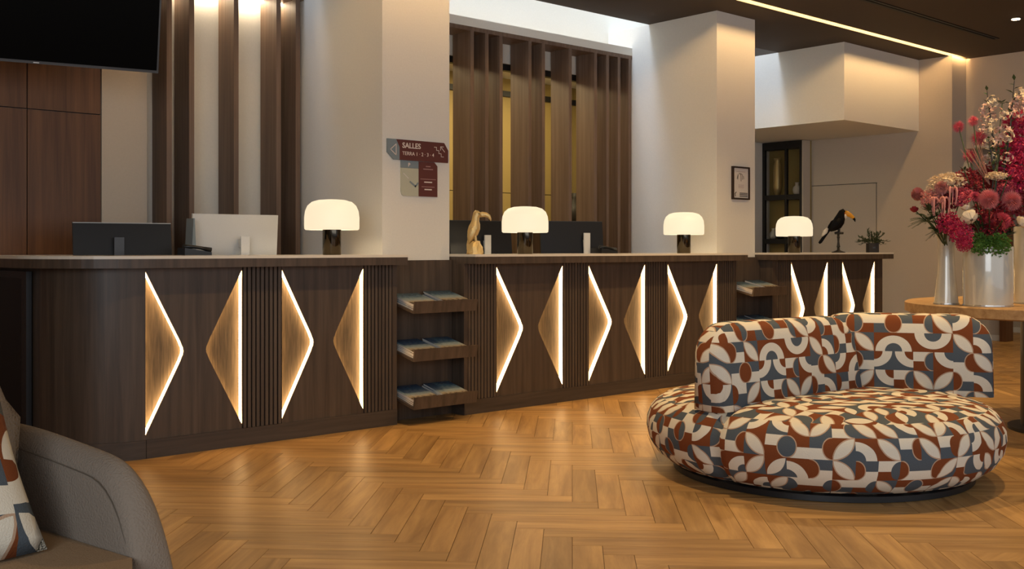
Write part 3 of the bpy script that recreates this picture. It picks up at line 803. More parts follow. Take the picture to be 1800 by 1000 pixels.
monitor('desk_monitor', 'white desk monitor back in front of the lone fin', (3.12, 6.15, 1.357), math.radians(-8), .555, .34, .10, 'white_plastic', .04, 'white_plastic', 'white_plastic', .14)
monitor('desk_monitor', 'black desk monitor back behind the second lamp', (5.20, 6.22, 1.355), math.radians(-8), .56, .34, -.12, 'black', .04, 'white_plastic', 'bezel', .11)
monitor('desk_monitor', 'black desk monitor back with silver post right of the second lamp', (6.13, 6.15, 1.365), math.radians(-22), .56, .34, -.12, 'black', .12, 'white_plastic', 'bezel', .095)
# acrylic holder beside the white monitor
ah = thing('acrylic_holder', 'clear grey acrylic panel beside the white monitor', 'holder', (2.80, 6.12, TOPZ-.365), 0)
MB().prism([(-.03, 0), (.035, 0), (.008, .59), (.0, .59)], -.05, .05, 'y').build('panel', 'teal', ah, local=True)
def phone(loc, rz, label, zb):
    t = thing('desk_phone', label, 'phone', (loc[0], loc[1], zb), rz, 'desk phones')
    MB().prism([(-.08,0),(.08,0),(.08,.018),(-.08,.044)], -.08, .08, 'y').bevel(.006,1).build('body', 'black', t, local=True)
    MB().tube([(-.082,-.05,.050),(-.02,-.05,.050),(.02,-.05,.044),(.085,-.05,.030)], [.016,.010,.010,.016], 8).build('handset', 'black', t, local=True, smooth=True)
    MB().prism([(-.05,.030),(.05,.018),(.05,.0245),(-.05,.0405)], -.02, .06, 'y').build('keypad', 'bezel', t, local=True)
phone((2.76, 5.97, 0), -.15, 'black desk phone left of the white monitor', TOPZ)
phone((6.30, 5.93, 0), -.2, 'black desk phone by the right hand monitor', TOPZ)
# office chair whose back shows behind the gold toucan
oc = thing('office_chair', 'dark blue office chair back behind the gold toucan', 'chair', (4.98, 6.62, 0), .5)
MB().prism([(-.22,.62),(.22,.62),(.235,1.0),(.20,1.24),(.12,1.275),(-.12,1.275),(-.20,1.24),(-.235,1.0)], -.03, .03, 'y').bevel(.012,2).build('backrest', 'office', oc, local=True)
MB().box(-.24, .24, .0, .46, .44, .52).bevel(.03,2).build('seat', 'office', oc, local=True)
MB().lathe([(.03,.08),(.03,.44)], (0,.23,0), 12).build('column', 'blackmetal', oc, local=True)
MB().box(-.03, .03, -.02, .03, .45, .65).build('back_bar', 'blackmetal', oc, local=True)
for i in range(5):
    a = 2*PI*i/5
    l_ = MB().tube([(0,.23,.10),(.28*math.cos(a),.23+.28*math.sin(a),.07)], [.025,.018], 8).build('leg', 'blackmetal', oc, local=True)
    MB().ball((.28*math.cos(a),.23+.28*math.sin(a),.035), .035, 1).build('castor', 'black', l_, local=True)

# ---- television hung from the ceiling, turned and tilted towards the lobby
cu_, cv_ = LD(-2.10, 6.2)
yaw = -math.radians(12.5)
tv = thing('television', 'large black television hung tilted from the ceiling', 'television', (cu_, cv_, 2.18), yaw)
W_, H_ = 1.46, .84
tm = Matrix.Rotation(math.radians(13.5), 4, 'X')   # top leans out to the lobby
def tvp(mb, name, mat, par=tv):
    bmesh.ops.transform(mb.bm, matrix=tm, verts=mb.bm.verts); return mb.build(name, mat, par, local=True)
# right bottom corner of the set is the origin
tvp(MB().box(-W_, 0, -.012, .035, 0, H_).bevel(.003,1), 'casing', 'bezel')
tvp(MB().box(-W_+.010, -.010, -.0145, -.012, .016, H_-.010), 'screen', 'screen')
tvp(MB().box(-W_+.40, -.40, .035, .08, .12, H_-.15), 'rear_housing', 'black')
tvp(MB().box(-.675, -.645, -.0155, -.0125, .004, .009), 'logo_bar', 'alu')
MB().box(-W_/2-.04, -W_/2+.04, .02, .10, .40, 1.07).build('ceiling_pole', 'blackmetal', tv, local=True)

# ================================================================= SIGNS
sg = thing('direction_sign', 'burgundy room direction sign with grey blue arrow end on the pillar', 'sign', (4.20, 5.70, 1.86))
vS = 5.70
def su(x): # picture column on the pillar face -> position along the wall
    t = (x-900)/1838; d = vS/(math.sin(TH)-t*math.cos(TH)); return d*math.cos(TH)+t*d*math.sin(TH)
U0, U1 = 3.975, 4.482; Z0, Z1 = 1.732, 1.868
MB().prism([(U0+.068, Z1), (U1-.035, Z1), (U1, Z1-.050), (U1, Z0), (U0+.096, Z0), (U0+.096, Z1-.052)], vS-.006, vS+.009).build('plate', 'burgundy', sg)
MB().prism([(U0, Z1), (U0+.068, Z1), (U0+.096, Z1-.052), (U0+.096, Z0), (U0+.052, Z0), (U0, Z0+.047)], vS-.006, vS+.009).build('arrow_plate', 'teal', sg)
def stroke(pts, wd, mat, name, par, y=vS-.0075):
    mb = MB()
    for (a, b_) in zip(pts, pts[1:]):
        a = Vector((a[0], 0, a[1])); b_ = Vector((b_[0], 0, b_[1])); d = (b_-a).normalized(); n = Vector((-d.z, 0, d.x))*wd/2; d = d*wd*.4
        vs = [a-d+n, b_+d+n, b_+d-n, a-d-n]
        mb.poly([(v.x, y, v.z) for v in vs] + [(v.x, y+.001, v.z) for v in vs], [(0,1,2,3),(7,6,5,4),(0,4,5,1),(1,5,6,2),(2,6,7,3),(3,7,4,0)])
    return mb.build(name, mat, par)
zc_ = (Z0+Z1)/2
stroke([(U0+.022, zc_-.002), (U0+.068, zc_+.036), (U0+.068, zc_-.038), (U0+.022, zc_-.002)], .005, 'signtext', 'arrow_mark', sg)
text_mesh('lettering', 'SALLES', .050, 'signtext', sg, (U0+.118, vS-.0068, zc_+.014), (1,0,0), .0009)
text_mesh('lettering', 'TERRA 1 \u00b7 2 \u00b7 3 \u00b7 4', .0345, 'signtext', sg, (U0+.118, vS-.0068, zc_-.034), (1,0,0), 0)
sx0 = U0+.385
stroke([(sx0, zc_+.034), (sx0+.020, zc_+.034), (sx0+.020, zc_+.013), (sx0+.040, zc_+.013), (sx0+.040, zc_-.008), (sx0+.060, zc_-.008), (sx0+.060, zc_-.029), (sx0+.080, zc_-.029)], .004, 'signtext', 'stair_mark', sg)
stroke([(sx0+.090, zc_+.006), (sx0+.056, zc_+.040)], .004, 'signtext', 'stair_arrow', sg)
stroke([(sx0+.080, zc_+.040), (sx0+.055, zc_+.041), (sx0+.055, zc_+.016)], .004, 'signtext', 'stair_arrow', sg)
s2 = thing('map_sign', 'small sign below with pale map half and burgundy half', 'sign', (4.25, 5.70, 1.60))
a0, a1, a2 = 4.088, 4.232, 4.392; z0_, z1_ = 1.494, 1.730
MB().prism([(a0+.02, z0_), (a1, z0_), (a1, z1_-.05), (a0, z1_-.05), (a0, z0_+.03), (a0+.008, z0_+.008)], vS, vS+.009).build('map_plate', 'palegreen', s2)
MB().prism([(a0, z1_-.049), (a1, z1_-.049), (a1, z1_), (a0, z1_)], vS, vS+.009).build('header_plate', 'teal', s2)
MB().prism([(a1+.001, z0_), (a2, z0_), (a2, z1_-.026), (a2-.026, z1_), (a1+.001, z1_)], vS-.001, vS+.009).build('text_plate', 'burgundy', s2)
text_mesh('lettering', 'P', .036, 'signtext', s2, (a0+.056, vS-.001, z1_-.039), (1,0,0), .0006)
stroke([(a0+.074, z0_+.095), (a0+.118, z0_+.066), (a0+.138, z0_+.088)], .012, 'teal', 'map_mark', s2, vS-.0012)
stroke([(a0+.02, z0_+.15), (a0+.06, z0_+.118)], .005, 'paper', 'map_mark', s2, vS-.0012)
for zz, c_, wd_ in ((.205, .035, .006), (.186, .078, .006), (.118, .128, .004), (.098, .060, .008), (.066, .106, .004), (.048, .056, .008)):
    um = (a1+a2)/2
    stroke([(um-c_/2, z0_+zz), (um+c_/2, z0_+zz)], wd_, 'signtext' if wd_ == .008 else 'signtext2', 'text_line', s2, vS-.0022)
# framed certificate on the second pillar
fc = thing('framed_certificate', 'small framed certificate on the second white pillar', 'picture', (7.85, 5.70, 1.75))
p0, p1, q0, q1 = 7.726, 7.978, 1.585, 1.882
for (a, b_, c_, d_) in ((p0, p1, q0, q0+.014), (p0, p1, q1-.014, q1), (p0, p0+.014, q0+.014, q1-.014), (p1-.014, p1, q0+.014, q1-.014)):
    MB().box(a, b_, 5.685, 5.708, c_, d_).build('frame_bar', 'frame', fc)
MB().box(p0+.014, p1-.014, 5.696, 5.706, q0+.014, q1-.014).build('sheet', 'paper', fc)
yy = 5.6945
for pts in ([(p0+.07, q1-.11), (p0+.085, q1-.07), (p0+.08, q1-.115)], [(p0+.10, q1-.06), (p0+.125, q1-.075), (p0+.13, q1-.13)], [(p0+.12, q1-.06), (p0+.15, q1-.075), (p0+.148, q1-.115)], [(p0+.165, q1-.085), (p0+.17, q1-.11)]):
    stroke(pts, .005, 'ink', 'drawing_line', fc, yy)
for zz, c0, c1 in ((.045, .06, .19), (.165, .09, .17), (.178, .09, .17), (.190, .09, .17)):
    stroke([(p0+c0, q1-zz), (p0+c1, q1-zz)], .002, 'signtext2', 'text_line', fc, yy)
stroke([(p0+.045, q0+.03), (p0+.04, q0+.05), (p0+.055, q0+.065)], .008, 'ink', 'emblem', fc, yy)
for zz in (.03, .045, .058): stroke([(p0+.11, q0+zz), (p0+.225, q0+zz)], .007, 'ink', 'text_line', fc, yy)

# ================================================================= ROUND SOFA
SC = LD(1.59, 5.42); SR = .885
sf = thing('round_sofa', 'round patterned island sofa with two upright backrests', 'sofa', (SC[0], SC[1], 0))
prof = [(.30,.030),(.55,.026),(.70,.030),(.775,.052),(.835,.098),(.872,.155),(.885,.215),(.882,.265),(.862,.312),(.835,.342),(.80,.362),(.79,.363),(.74,.380),(.66,.394),(.5,.404),(.25,.408),(.04,.409)]
def ang_ld(l, d):   # angle of a site-plan point seen from the sofa centre
    p = LD(l, d); return math.atan2(p[1]-SC[1], p[0]-SC[0])
notches = [ang_ld(.88, 4.80), ang_ld(2.49, 5.38), ang_ld(1.3, 6.25)]
mb = MB(); seg = 144; rings = []
slen = [0]
for a, b_ in zip(prof, prof[1:]): slen.append(slen[-1] + math.hypot(b_[0]-a[0], b_[1]-a[1]))
for (r, z) in prof:
    ring = []
    for i in range(seg):
        a = 2*PI*i/seg; k_ = 0
        for n_ in notches:
            da = (a - n_ + PI) % (2*PI) - PI
            k_ += .055*math.exp(-(da/.035)**2)*min(1, r/.8)**4
        ring.append(mb.bm.verts.new((r*(1-k_)*math.cos(a), r*(1-k_)*math.sin(a), z - (.05*k_/.055*.3 if z > .3 else 0))))
    rings.append(ring)
for a, b_ in zip(rings, rings[1:]):
    for i in range(seg): mb.bm.faces.new((a[i], a[(i+1)%seg], b_[(i+1)%seg], b_[i]))
mb.bm.faces.new(rings[0][::-1]); mb.bm.faces.new(rings[-1])
uvl = mb.bm.loops.layers.uv.new('UVMap')
mb.bm.verts.index_update()
for f in mb.bm.faces:
    idx = [v.index for v in f.verts]
    topf = min(i//seg for i in idx) >= 10
    wrap = max(i % seg for i in idx) - min(i % seg for i in idx) > seg/2
    for lp in f.loops:
        i = lp.vert.index
        if topf: lp[uvl].uv = (lp.vert.co.x, lp.vert.co.y)
        else:
            j = i % seg
            if wrap and j < seg/2: j += seg
            lp[uvl].uv = (2*PI*SR*j/seg, slen[i//seg])
mb.build('seat', 'sofa', sf, smooth=True, local=True)
pl = MB().lathe([(.70,0),(.745,.003),(.745,.030),(.70,.040)], (0,0,0), 96).build('plinth', 'black', sf, local=True, smooth='auto')
def backrest(pa, pb, ht, th_, lean, rc=.17):
    """upright pad whose front face foot runs from pa to pb (floor plan); it is th_ thick behind that"""
    pa = Vector((*pa, 0)); pb = Vector((*pb, 0)); L = (pb-pa).length
    pts = [(0, -.03), (L, -.03)]
    n_ = 7
    for i in range(n_+1):
        a = PI/2*i/n_; pts.append((L-rc+rc*math.cos(a), ht-rc+rc*math.sin(a)))
    for i in range(n_+1):
        a = PI/2+PI/2*i/n_; pts.append((rc+rc*math.cos(a), ht-rc+rc*math.sin(a)))
    # rounded pad: rings of the outline, drawn in towards both faces
    mb = MB(); n2 = len(pts); rr_ = min(.07, th_*.48); rings_ = []
    nor = []
    for i in range(n2):
        a_, c_ = Vector(pts[i-1]), Vector(pts[(i+1) % n2]); e_ = (c_-a_).normalized(); nor.append(Vector((-e_.y, e_.x)))
    seq = [(0, rr_+.03), (.0, rr_)] + [(rr_*(1-math.cos(q)), rr_*(1-math.sin(q))) for q in (.35, .75, 1.2, PI/2)]
    seq = seq + [(th_-y_, i_) for y_, i_ in seq[::-1]]
    for k_, (y_, i_) in enumerate(seq):
        bulge = -.012 if k_ == 0 else (.012 if k_ == len(seq)-1 else 0)
        rings_.append([mb.bm.verts.new((p_[0]+nn_.x*i_, y_+bulge*.5, p_[1]+nn_.y*(i_ if p_[1] > 0 else 0))) for p_, nn_ in zip(pts, nor)])
    for r0_, r1_ in zip(rings_, rings_[1:]):
        for i in range(n2): mb.bm.faces.new((r0_[i], r0_[(i+1) % n2], r1_[(i+1) % n2], r1_[i]))
    mb.bm.faces.new(rings_[0][::-1]); mb.bm.faces.new(rings_[-1])
    bmesh.ops.recalc_face_normals(mb.bm, faces=mb.bm.faces)
    mb.bm.normal_update()
    uvl = mb.bm.loops.layers.uv.new('UVMap')
    for f in mb.bm.faces:
        n = f.normal
        for lp in f.loops:
            c = lp.vert.co
            if abs(n.y) > .35: lp[uvl].uv = (c.x + (0 if n.y < 0 else .33), c.z)
            elif n.z > abs(n.x): lp[uvl].uv = (c.x, c.z*.3 + ht*.7 + c.y)
            else: lp[uvl].uv = (c.y + c.x, c.z)
    ang = math.atan2((pb-pa).y, (pb-pa).x)
    for v in mb.bm.verts: v.co.y += lean*max(0, v.co.z)
    bmesh.ops.transform(mb.bm, matrix=Matrix.Translation((pa.x-SC[0], pa.y-SC[1], .400)) @ Matrix.Rotation(ang, 4, 'Z'), verts=mb.bm.verts)
    return mb.build('backrest', 'sofa', sf, smooth=True, local=True)
backrest(LD(.965, 4.885), LD(1.87, 5.54), .385, .17, .10, .18)
backrest(LD(1.64, 5.63), LD(2.50, 5.40), .390, .22, .10, .16)

# ================================================================= ARMCHAIR (foreground left)
AC = LD(-1.28, 2.385)
fdir = RT*.79 + FW*(-.61); arz = math.atan2(fdir.y, fdir.x)
ac = thing('armchair', 'grey beige boucle armchair in the left foreground', 'armchair', (AC[0], AC[1], 0), arz)
def arm(sgn):
    """padded side arm, local x forward, sgn +1 = far side"""
    # height of the crest along x, rounded down at the front
    xs = [-.42 + .80*i/20 for i in range(21)]
    def crest(x):
        h = .665 - .10*max(0, (x+.30))**1.3
        if x > .10:
            t = min(1, (x-.10)/.245); h = .10 + (h-.10)*math.sqrt(max(0, 1-t**2.6))
        return h
    xs = [-.42, -.34, -.26, -.18, -.10, -.02, .04, .09, .14, .18, .22, .25, .28, .305, .325, .340, .350, .355]
    prof = []
    mb = MB(); rings = []
    for x in xs:
        h = crest(x); wo, wi = .385, .275
        wob = .12
        sec = [(wi+.01, .10), (wi-.004, .10 + (h-.10)*.5), (wi, .10+(h-.10)*.80), (wi+.012, .10+(h-.10)*.93), (wi+.035, .10+(h-.10)*.985), (wi+.06, h), (wo-.035, .10+(h-.10)*.985), (wo-.012, .10+(h-.10)*.93), (wo, .10+(h-.10)*.8), (wo-.01, .10+(h-.10)*.4), (wo-.04, .10)]
        rings.append([mb.bm.verts.new((x, sgn*y, z)) for y, z in sec])
    n = len(rings[0])
    for a, b_ in zip(rings, rings[1:]):
        for i in range(n): mb.bm.faces.new((a[i], a[(i+1)%n], b_[(i+1)%n], b_[i]))
    mb.bm.faces.new(rings[0]); mb.bm.faces.new(rings[-1])
    o = mb.build('arm', 'boucle', ac, local=True, smooth=True)
    sm = o.modifiers.new('smooth', 'SUBSURF'); sm.levels = 1; sm.render_levels = 2
    # seam along the inner side
    path = []
    for x in [-.38+.695*i/24 for i in range(25)]:
        h = crest(x+.022); path.append((x, sgn*(.2755 + .0045), .10+(h-.10)*.915))
    MB().tube(path, .0013, 6).build('seam', 'seam', o, local=True)
arm(1); arm(-1)
mb = MB().prism([(-.44,.10),(-.20,.10),(-.155,.44),(-.165,.56),(-.215,.70),(-.275,.82),(-.33,.875),(-.40,.885),(-.46,.84),(-.475,.70),(-.46,.40)], -.272, .272, 'y')
bmesh.ops.bevel(mb.bm, geom=[e for e in mb.bm.edges if abs(e.verts[0].co.y-e.verts[1].co.y) < 1e-5], offset=.09, segments=5, profile=.5, affect='EDGES', clamp_overlap=True)
bkr = mb.build('backrest', 'boucle', ac, local=True, smooth=True)
mb = MB().prism([(-.30,-.27),(.30,-.27),(.38,-.22),(.41,-.12),(.415,0),(.41,.12),(.38,.22),(.30,.27),(-.30,.27)], .24, .425, 'z').bevel(.035,4,.9)
mb.build('seat_cushion', 'seatfab', ac, local=True, smooth='auto')
MB().prism([(-.38,-.36),(.30,-.36),(.34,0),(.30,.36),(-.38,.36)], .09, .25, 'z').build('seat_base', 'boucle', ac, local=True)
for a, b_ in ((-.34,-.32),(-.34,.32),(.28,-.32),(.28,.32)):
    MB().lathe([(.016,0),(.024,.10)], (a,b_,0), 12).build('leg', 'blackmetal', ac, local=True)
# patterned cushion
pc = LD(-1.27, 2.36)
cs = .42
mb = MB(); n_ = 14
def pil(u_, v_):
    e = (1-abs(2*u_-1)**3.0)*(1-abs(2*v_-1)**3.0)
    pin = 1 - .10*(1-(2*u_-1)**2)*0
    return .075*max(0, e)**.6
gridA = [[None]*(n_+1) for _ in range(n_+1)]; gridB = [[None]*(n_+1) for _ in range(n_+1)]
for i in range(n_+1):
    for j in range(n_+1):
        u_, v_ = i/n_, j/n_; y = (u_-.5)*cs*(1-.05*math.sin(PI*v_)); z = (v_)*cs; h = pil(u_, v_)
        gridA[i][j] = mb.bm.verts.new((h, y, z))
        gridB[i][j] = gridA[i][j] if i in (0, n_) or j in (0, n_) else mb.bm.verts.new((-h, y, z))
for i in range(n_):
    for j in range(n_):
        mb.bm.faces.new((gridA[i][j], gridA[i+1][j], gridA[i+1][j+1], gridA[i][j+1]))
        mb.bm.faces.new((gridB[i][j], gridB[i][j+1], gridB[i+1][j+1], gridB[i+1][j]))
mb.uv(lambda f, co: (co.y + .27, co.z + .05))
bmesh.ops.transform(mb.bm, matrix=Matrix.Rotation(math.radians(-34), 4, 'Y'), verts=mb.bm.verts)
cuo = mb.build('patterned_cushion', 'cushion', smooth=True)
cl = fdir.normalized(); sd = Vector((-cl.y, cl.x, 0))
p = Vector((*AC, 0)) + cl*.10 + sd*(-.035); cuo.location = (p.x, p.y, .432); cuo.rotation_euler = (0, 0, arz)
tag(cuo, 'cushion with rust, navy and cream print on the armchair', 'cushion')

# ================================================================= ROUND TABLE, VASES, FLOWERS
TC = LD(3.50, 6.55); TZ = .80
tb = thing('round_table', 'round wooden table carrying the vases of flowers', 'table', (TC[0], TC[1], 0))
MB().lathe([(.955,-.068),(.975,-.060),(.975,-.006),(.965,0)], (0,0,TZ), 96).build('tabletop', 'tablewood', tb, local=True, smooth='auto')
MB().lathe([(.36,0),(.36,.02),(.285,.025),(.285,TZ-.068)], (0,0,0), 40).build('pedestal', 'blackmetal', tb, local=True, smooth='auto')
def vase(l, d, prof, label, kind='glass_vase'):
    p = LD(l, d)
    t = thing(kind, label, 'vase', (p[0], p[1], TZ), 0)
    inner = [(max(r-.006, .004), z) for r, z in prof[1:]][::-1]
    MB().lathe(prof + inner[:-1] + [(max(prof[1][0]-.006,.01), .02)], (0,0,0), 40).build('body', 'vase', t, local=True, smooth='auto')
    MB().lathe([(prof[0][0]-.004, .001), (prof[0][0]+.0035, .003), (prof[0][0]+.0035, .011), (prof[0][0]-.004, .012)], (0,0,0), 40).build('base_ring', 'alu', t, local=True)
    return p
VA = vase(2.652, 6.385, [(.072,0),(.070,.012),(.062,.09),(.052,.18),(.047,.27),(.046,.33),(.052,.40),(.060,.425)], 'tall waisted silvered glass vase on the left of the table')
VB = vase(2.822, 6.20, [(.136,0),(.137,.01),(.138,.345),(.137,.352)], 'wide cylindrical silvered glass vase on the table')
VC_ = vase(3.25, 6.45, [(.14,0),(.141,.01),(.141,.47),(.140,.476)], 'tall cylindrical silvered glass vase at the picture edge')

def m_pompon(n=420, r0=.30, spike=.72, wd=.10):
    mb = MB(); mb.ball((0,0,0), r0, 1)
    for i in range(n):
        z = 1-2*(i+.5)/n; a = i*2.399963; rr = math.sqrt(1-z*z)
        d = Vector((rr*math.cos(a), rr*math.sin(a), z))
        mb.petal(d*r0*.9, d, spike*random.uniform(.85,1.05), wd, up=(.3,.5,.8), cup=.3)
    return mb
def m_spiky(): return m_pompon(150, .16, .84, .085)
def m_dahlia():
    mb = MB()
    for k in range(7):
        n = 16 - k; el = k*.22 - .15
        for i in range(n):
            a = 2*PI*(i + .5*(k%2))/n
            d = Vector((math.cos(a)*math.cos(el), math.sin(a)*math.cos(el), math.sin(el)))
            mb.petal(d*.15, d, .85-.03*k, .36, up=(0,0,1), cup=.35)
    return mb
def m_rose():
    mb = MB()
    for k in range(5):
        n = 6 - k//2; rad = .9 - .17*k
        for i in range(n):
            a0_ = 2*PI*(i+.5*(k%2))/n; vs = []; wdt = .75*rad*2*PI/n
            for t in (0, .33, .66, 1):
                for s_ in (-1, -.5, 0, .5, 1):
                    rr = rad*(.25+.75*math.sin(t*1.5)) + .10*t*t; aa = a0_ + s_*(wdt/rad)*.62*(.5+.5*math.sin(.6+t*2.2))
                    vs.append((rr*math.cos(aa), rr*math.sin(aa), -.45 + t*(.75+.12*k) - .10*abs(s_)*t))
            fs = [(r*5+c, r*5+c+1, (r+1)*5+c+1, (r+1)*5+c) for r in range(3) for c in range(4)]
            mb.poly(vs, fs)
    mb.ball((0,0,.1), .25, 1)
    return mb
def m_blossoms(n=9, spread=1.0, size=.34):
    mb = MB()
    for k in range(n):
        z = 1-2*(k+.5)/n; a = k*2.4; rr = math.sqrt(1-z*z)
        nrm = Vector((rr*math.cos(a), rr*math.sin(a), z)); c = nrm*.62*spread
        t1 = nrm.cross(Vector((.2,.9,.3))).normalized(); t2 = nrm.cross(t1)
        for layer in (0, 1):
            for i in range(5):
                q = 2*PI*(i+.5*layer)/5; d = t1*math.cos(q)+t2*math.sin(q)+nrm*(.35+.5*layer)
                mb.petal(c, d, size*(1.2-.35*layer), size*.85, up=nrm, cup=.2)
        mb.ball(c+nrm*size*.2, size*.18, 1)
    return mb
def m_mass(n=260, sc=(1,1,1)):
    mb = MB()
    for i in range(n):
        z = 1-2*(i+.5)/n; a = i*2.399963; rr = math.sqrt(1-z*z); r = random.uniform(.55, 1.0)
        d = Vector((rr*math.cos(a), rr*math.sin(a), z)); c = Vector((d.x*sc[0], d.y*sc[1], d.z*sc[2]))*r
        for q in range(3):
            dd = d + Vector((random.uniform(-1,1), random.uniform(-1,1), random.uniform(-1,1)))*.9
            mb.petal(c, dd, .24, .13, up=(random.random(),random.random(),.5), cup=.3)
    mb.ball((0,0,0), .5, 2, sc)
    return mb
def m_fern(n=26):
    mb = MB()
    for k in range(n):
        a = random.uniform(0, 2*PI); el = random.uniform(-.3, 1.1)
        d = Vector((math.cos(a)*math.cos(el), math.sin(a)*math.cos(el), math.sin(el)))
        L = random.uniform(.7, 1.05); side = d.cross(Vector((0,0,1))).normalized()
        for q in range(11):
            t = .15+.85*q/10; p_ = d*L*t - Vector((0,0,.35*t*t))
            for s_ in (-1, 1):
                mb.petal(p_, side*s_ + d*.7, .20*(1.1-t*.7), .075, cup=.1)
        mb.tube([(0,0,0), tuple(d*L*.5-Vector((0,0,.09))), tuple(d*L-Vector((0,0,.35)))], .010, 4)
    return mb
def m_leaves(n=10, L=.9, wd=.42):
    mb = MB()
    for k in range(n):
        a = k*2.4; el = random.uniform(-.3, .9)
        d = Vector((math.cos(a)*math.cos(el), math.sin(a)*math.cos(el), math.sin(el)))
        mb.petal(d*.08, d, L*random.uniform(.7,1.1), wd*random.uniform(.7,1.1), cup=.18)
    return mb
def m_protea():
    mb = MB()
    for k in range(6):
        n = 12
        for i in range(n):
            a = 2*PI*(i+.5*(k%2))/n; r = .62 - .07*k
            mb.petal((r*math.cos(a)*.6, r*math.sin(a)*.6, -.5+.12*k), (math.cos(a)*.35*(1-.1*k), math.sin(a)*.35*(1-.1*k), 1), .95, .36, up=(math.cos(a),math.sin(a),0), cup=.2)
    mb.ball((0,0,-.1), .45, 2, (1,1,1.2))
    return mb
def m_spray(n=14):
    mb = MB()
    for k in range(n):
        a = random.uniform(-.25, .25); b_ = random.uniform(-.25, .25)
        mb.tube([(0,0,0), (a*.5, b_*.5, .5), (a, b_, 1)], [.008, .007, .003], 4)
    return mb
def m_tassel():
    mb = MB(); 
    for k in range(5):
        a = random.uniform(0, 2*PI); pts = []
        r = random.uniform(.3, .6)
        for q in range(7):
            t = q/6; pts.append((r*math.cos(a)*math.sin(t*2.2), r*math.sin(a)*math.sin(t*2.2), .5*math.sin(t*3.0) - .9*t*t))
        mb.tube(pts, [.05,.07,.08,.08,.07,.05,.02], 8)
    return mb
KIND = {}
def bloom(kind, fn, mat, l, d, z, r, label, group, from_vase, cat='flower', stem=True, tilt=(0,0), stretch=(1,1,1), part='bloom'):
    x, y = LD(l, d)
    base = Vector((from_vase[0], from_vase[1], TZ+.03))
    t = thing(kind, label, cat, tuple(base), 0, group)
    key = (kind, mat)
    if key not in KIND:
        KIND[key] = fn().build(part, mat, t, local=True, fix=False); b = KIND[key]
    else:
        b = KIND[key].copy(); COL.objects.link(b); b.parent = t
    rel = Vector((x, y, z)) - base
    b.location = rel; b.scale = (r*stretch[0], r*stretch[1], r*stretch[2])
    b.rotation_euler = (tilt[0], tilt[1], random.uniform(0, 6.28))
    if stem:
        vx = Vector((random.uniform(-.015,.015), random.uniform(-.015,.015), .30))
        mid = vx.lerp(rel, .55) + Vector((0,0,.03))
        MB().tube([(vx.x*.6, vx.y*.6, .0), tuple(vx), tuple(mid), tuple(rel)], .0035, 5).build('stem', 'stem', t, local=True)
    return t
PXM = 1838
def at(x, y, d):    # plan position of a bloom measured in the bouquet elevation at depth d
    return ((x-900)/PXM*d, d, H + (437-y)/PXM*d)
def put(kind, fn, mat, x, y, d, rpx, label, group, vs=None, **kw):
    l, dd, z = at(x, y, d)
    return bloom(kind, fn, mat, l, dd, z, rpx/PXM*d, label, group, vs or VB, **kw)
G = 'flowers of the big bouquet'
put('pompon_flower', m_pompon, 'pink', 1738, 350, 6.00, 20, 'round coral pink pompon flower at the front of the bouquet', G)
put('pompon_flower', m_pompon, 'pink', 1777, 353, 6.12, 20, 'coral pink pompon flower partly behind the front one', G)
put('dahlia', m_dahlia, 'rosepink', 1762, 388, 5.97, 18, 'deep pink dahlia above the moss', G, tilt=(1.1, -.5))
put('dahlia', m_dahlia, 'rosepink', 1714, 346, 6.05, 11, 'small deep pink dahlia left of the pompon', G, tilt=(1.0, -.5))
put('rose', m_rose, 'cream_petal', 1705, 383, 5.98, 15, 'open cream rose at the front of the bouquet', G, tilt=(.9, -.6))
put('rose', m_rose, 'cream_petal', 1698, 366, 6.02, 8, 'small cream rosebud above the open rose', G, tilt=(.4, -.2))
put('rose', m_rose, 'cream_petal', 1796, 392, 6.0, 13, 'cream rose at the right picture edge', G, tilt=(.9, -.3))
put('celosia_mass', m_mass, 'magenta', 1688, 408, 6.02, 20, 'drooping magenta plume by the left vase', G, vs=VB)
put('celosia_mass', m_mass, 'magenta', 1695, 428, 5.98, 14, 'lowest magenta plume beside the wide vase', G)
put('celosia_mass', m_mass, 'magenta', 1668, 392, 6.10, 20, 'magenta plume above the left vase', G, vs=VA)
put('celosia_mass', m_mass, 'crimson', 1700, 322, 6.20, 24, 'crimson plume behind the coral pompons', G)
put('celosia_mass', m_mass, 'crimson', 1745, 318, 6.30, 30, 'crimson plume in the middle of the bouquet', G)
put('celosia_mass', m_mass, 'crimson', 1665, 345, 6.22, 24, 'crimson plume behind the drooping tassels', G, vs=VA)
put('celosia_mass', m_mass, 'crimson', 1740, 385, 6.18, 36, 'crimson plume low between the roses', G)
put('celosia_mass', m_mass, 'magenta', 1790, 255, 6.30, 32, 'large magenta plume high on the right', G, vs=VC_)
put('celosia_mass', m_mass, 'magenta', 1782, 305, 6.25, 34, 'large magenta plume at mid height on the right', G, vs=VC_)
put('celosia_mass', m_mass, 'magenta', 1805, 215, 6.35, 26, 'uppermost magenta plume at the picture edge', G, vs=VC_)
put('celosia_mass', m_mass, 'crimson', 1790, 345, 6.35, 34, 'crimson plume behind the right pompon', G, vs=VC_)
put('cockscomb', m_mass, 'cream_petal', 1664, 320, 6.18, 23, 'cream knobbly cockscomb on the left of the bouquet', G, vs=VA, stretch=(1.3,1.3,.75))
put('cockscomb', m_mass, 'cream_petal', 1640, 335, 6.20, 13, 'small cream cockscomb at the far left', G, vs=VA)
put('cockscomb', m_mass, 'cream_petal', 1752, 309, 6.10, 11, 'cream flower cluster above the pompons', G, stretch=(1.6,1.6,.7))
put('protea', m_protea, 'dustypink', 1613, 343, 6.25, 17, 'dusty pink protea at the far left of the bouquet', G, vs=VA, tilt=(-.2,-1.0))
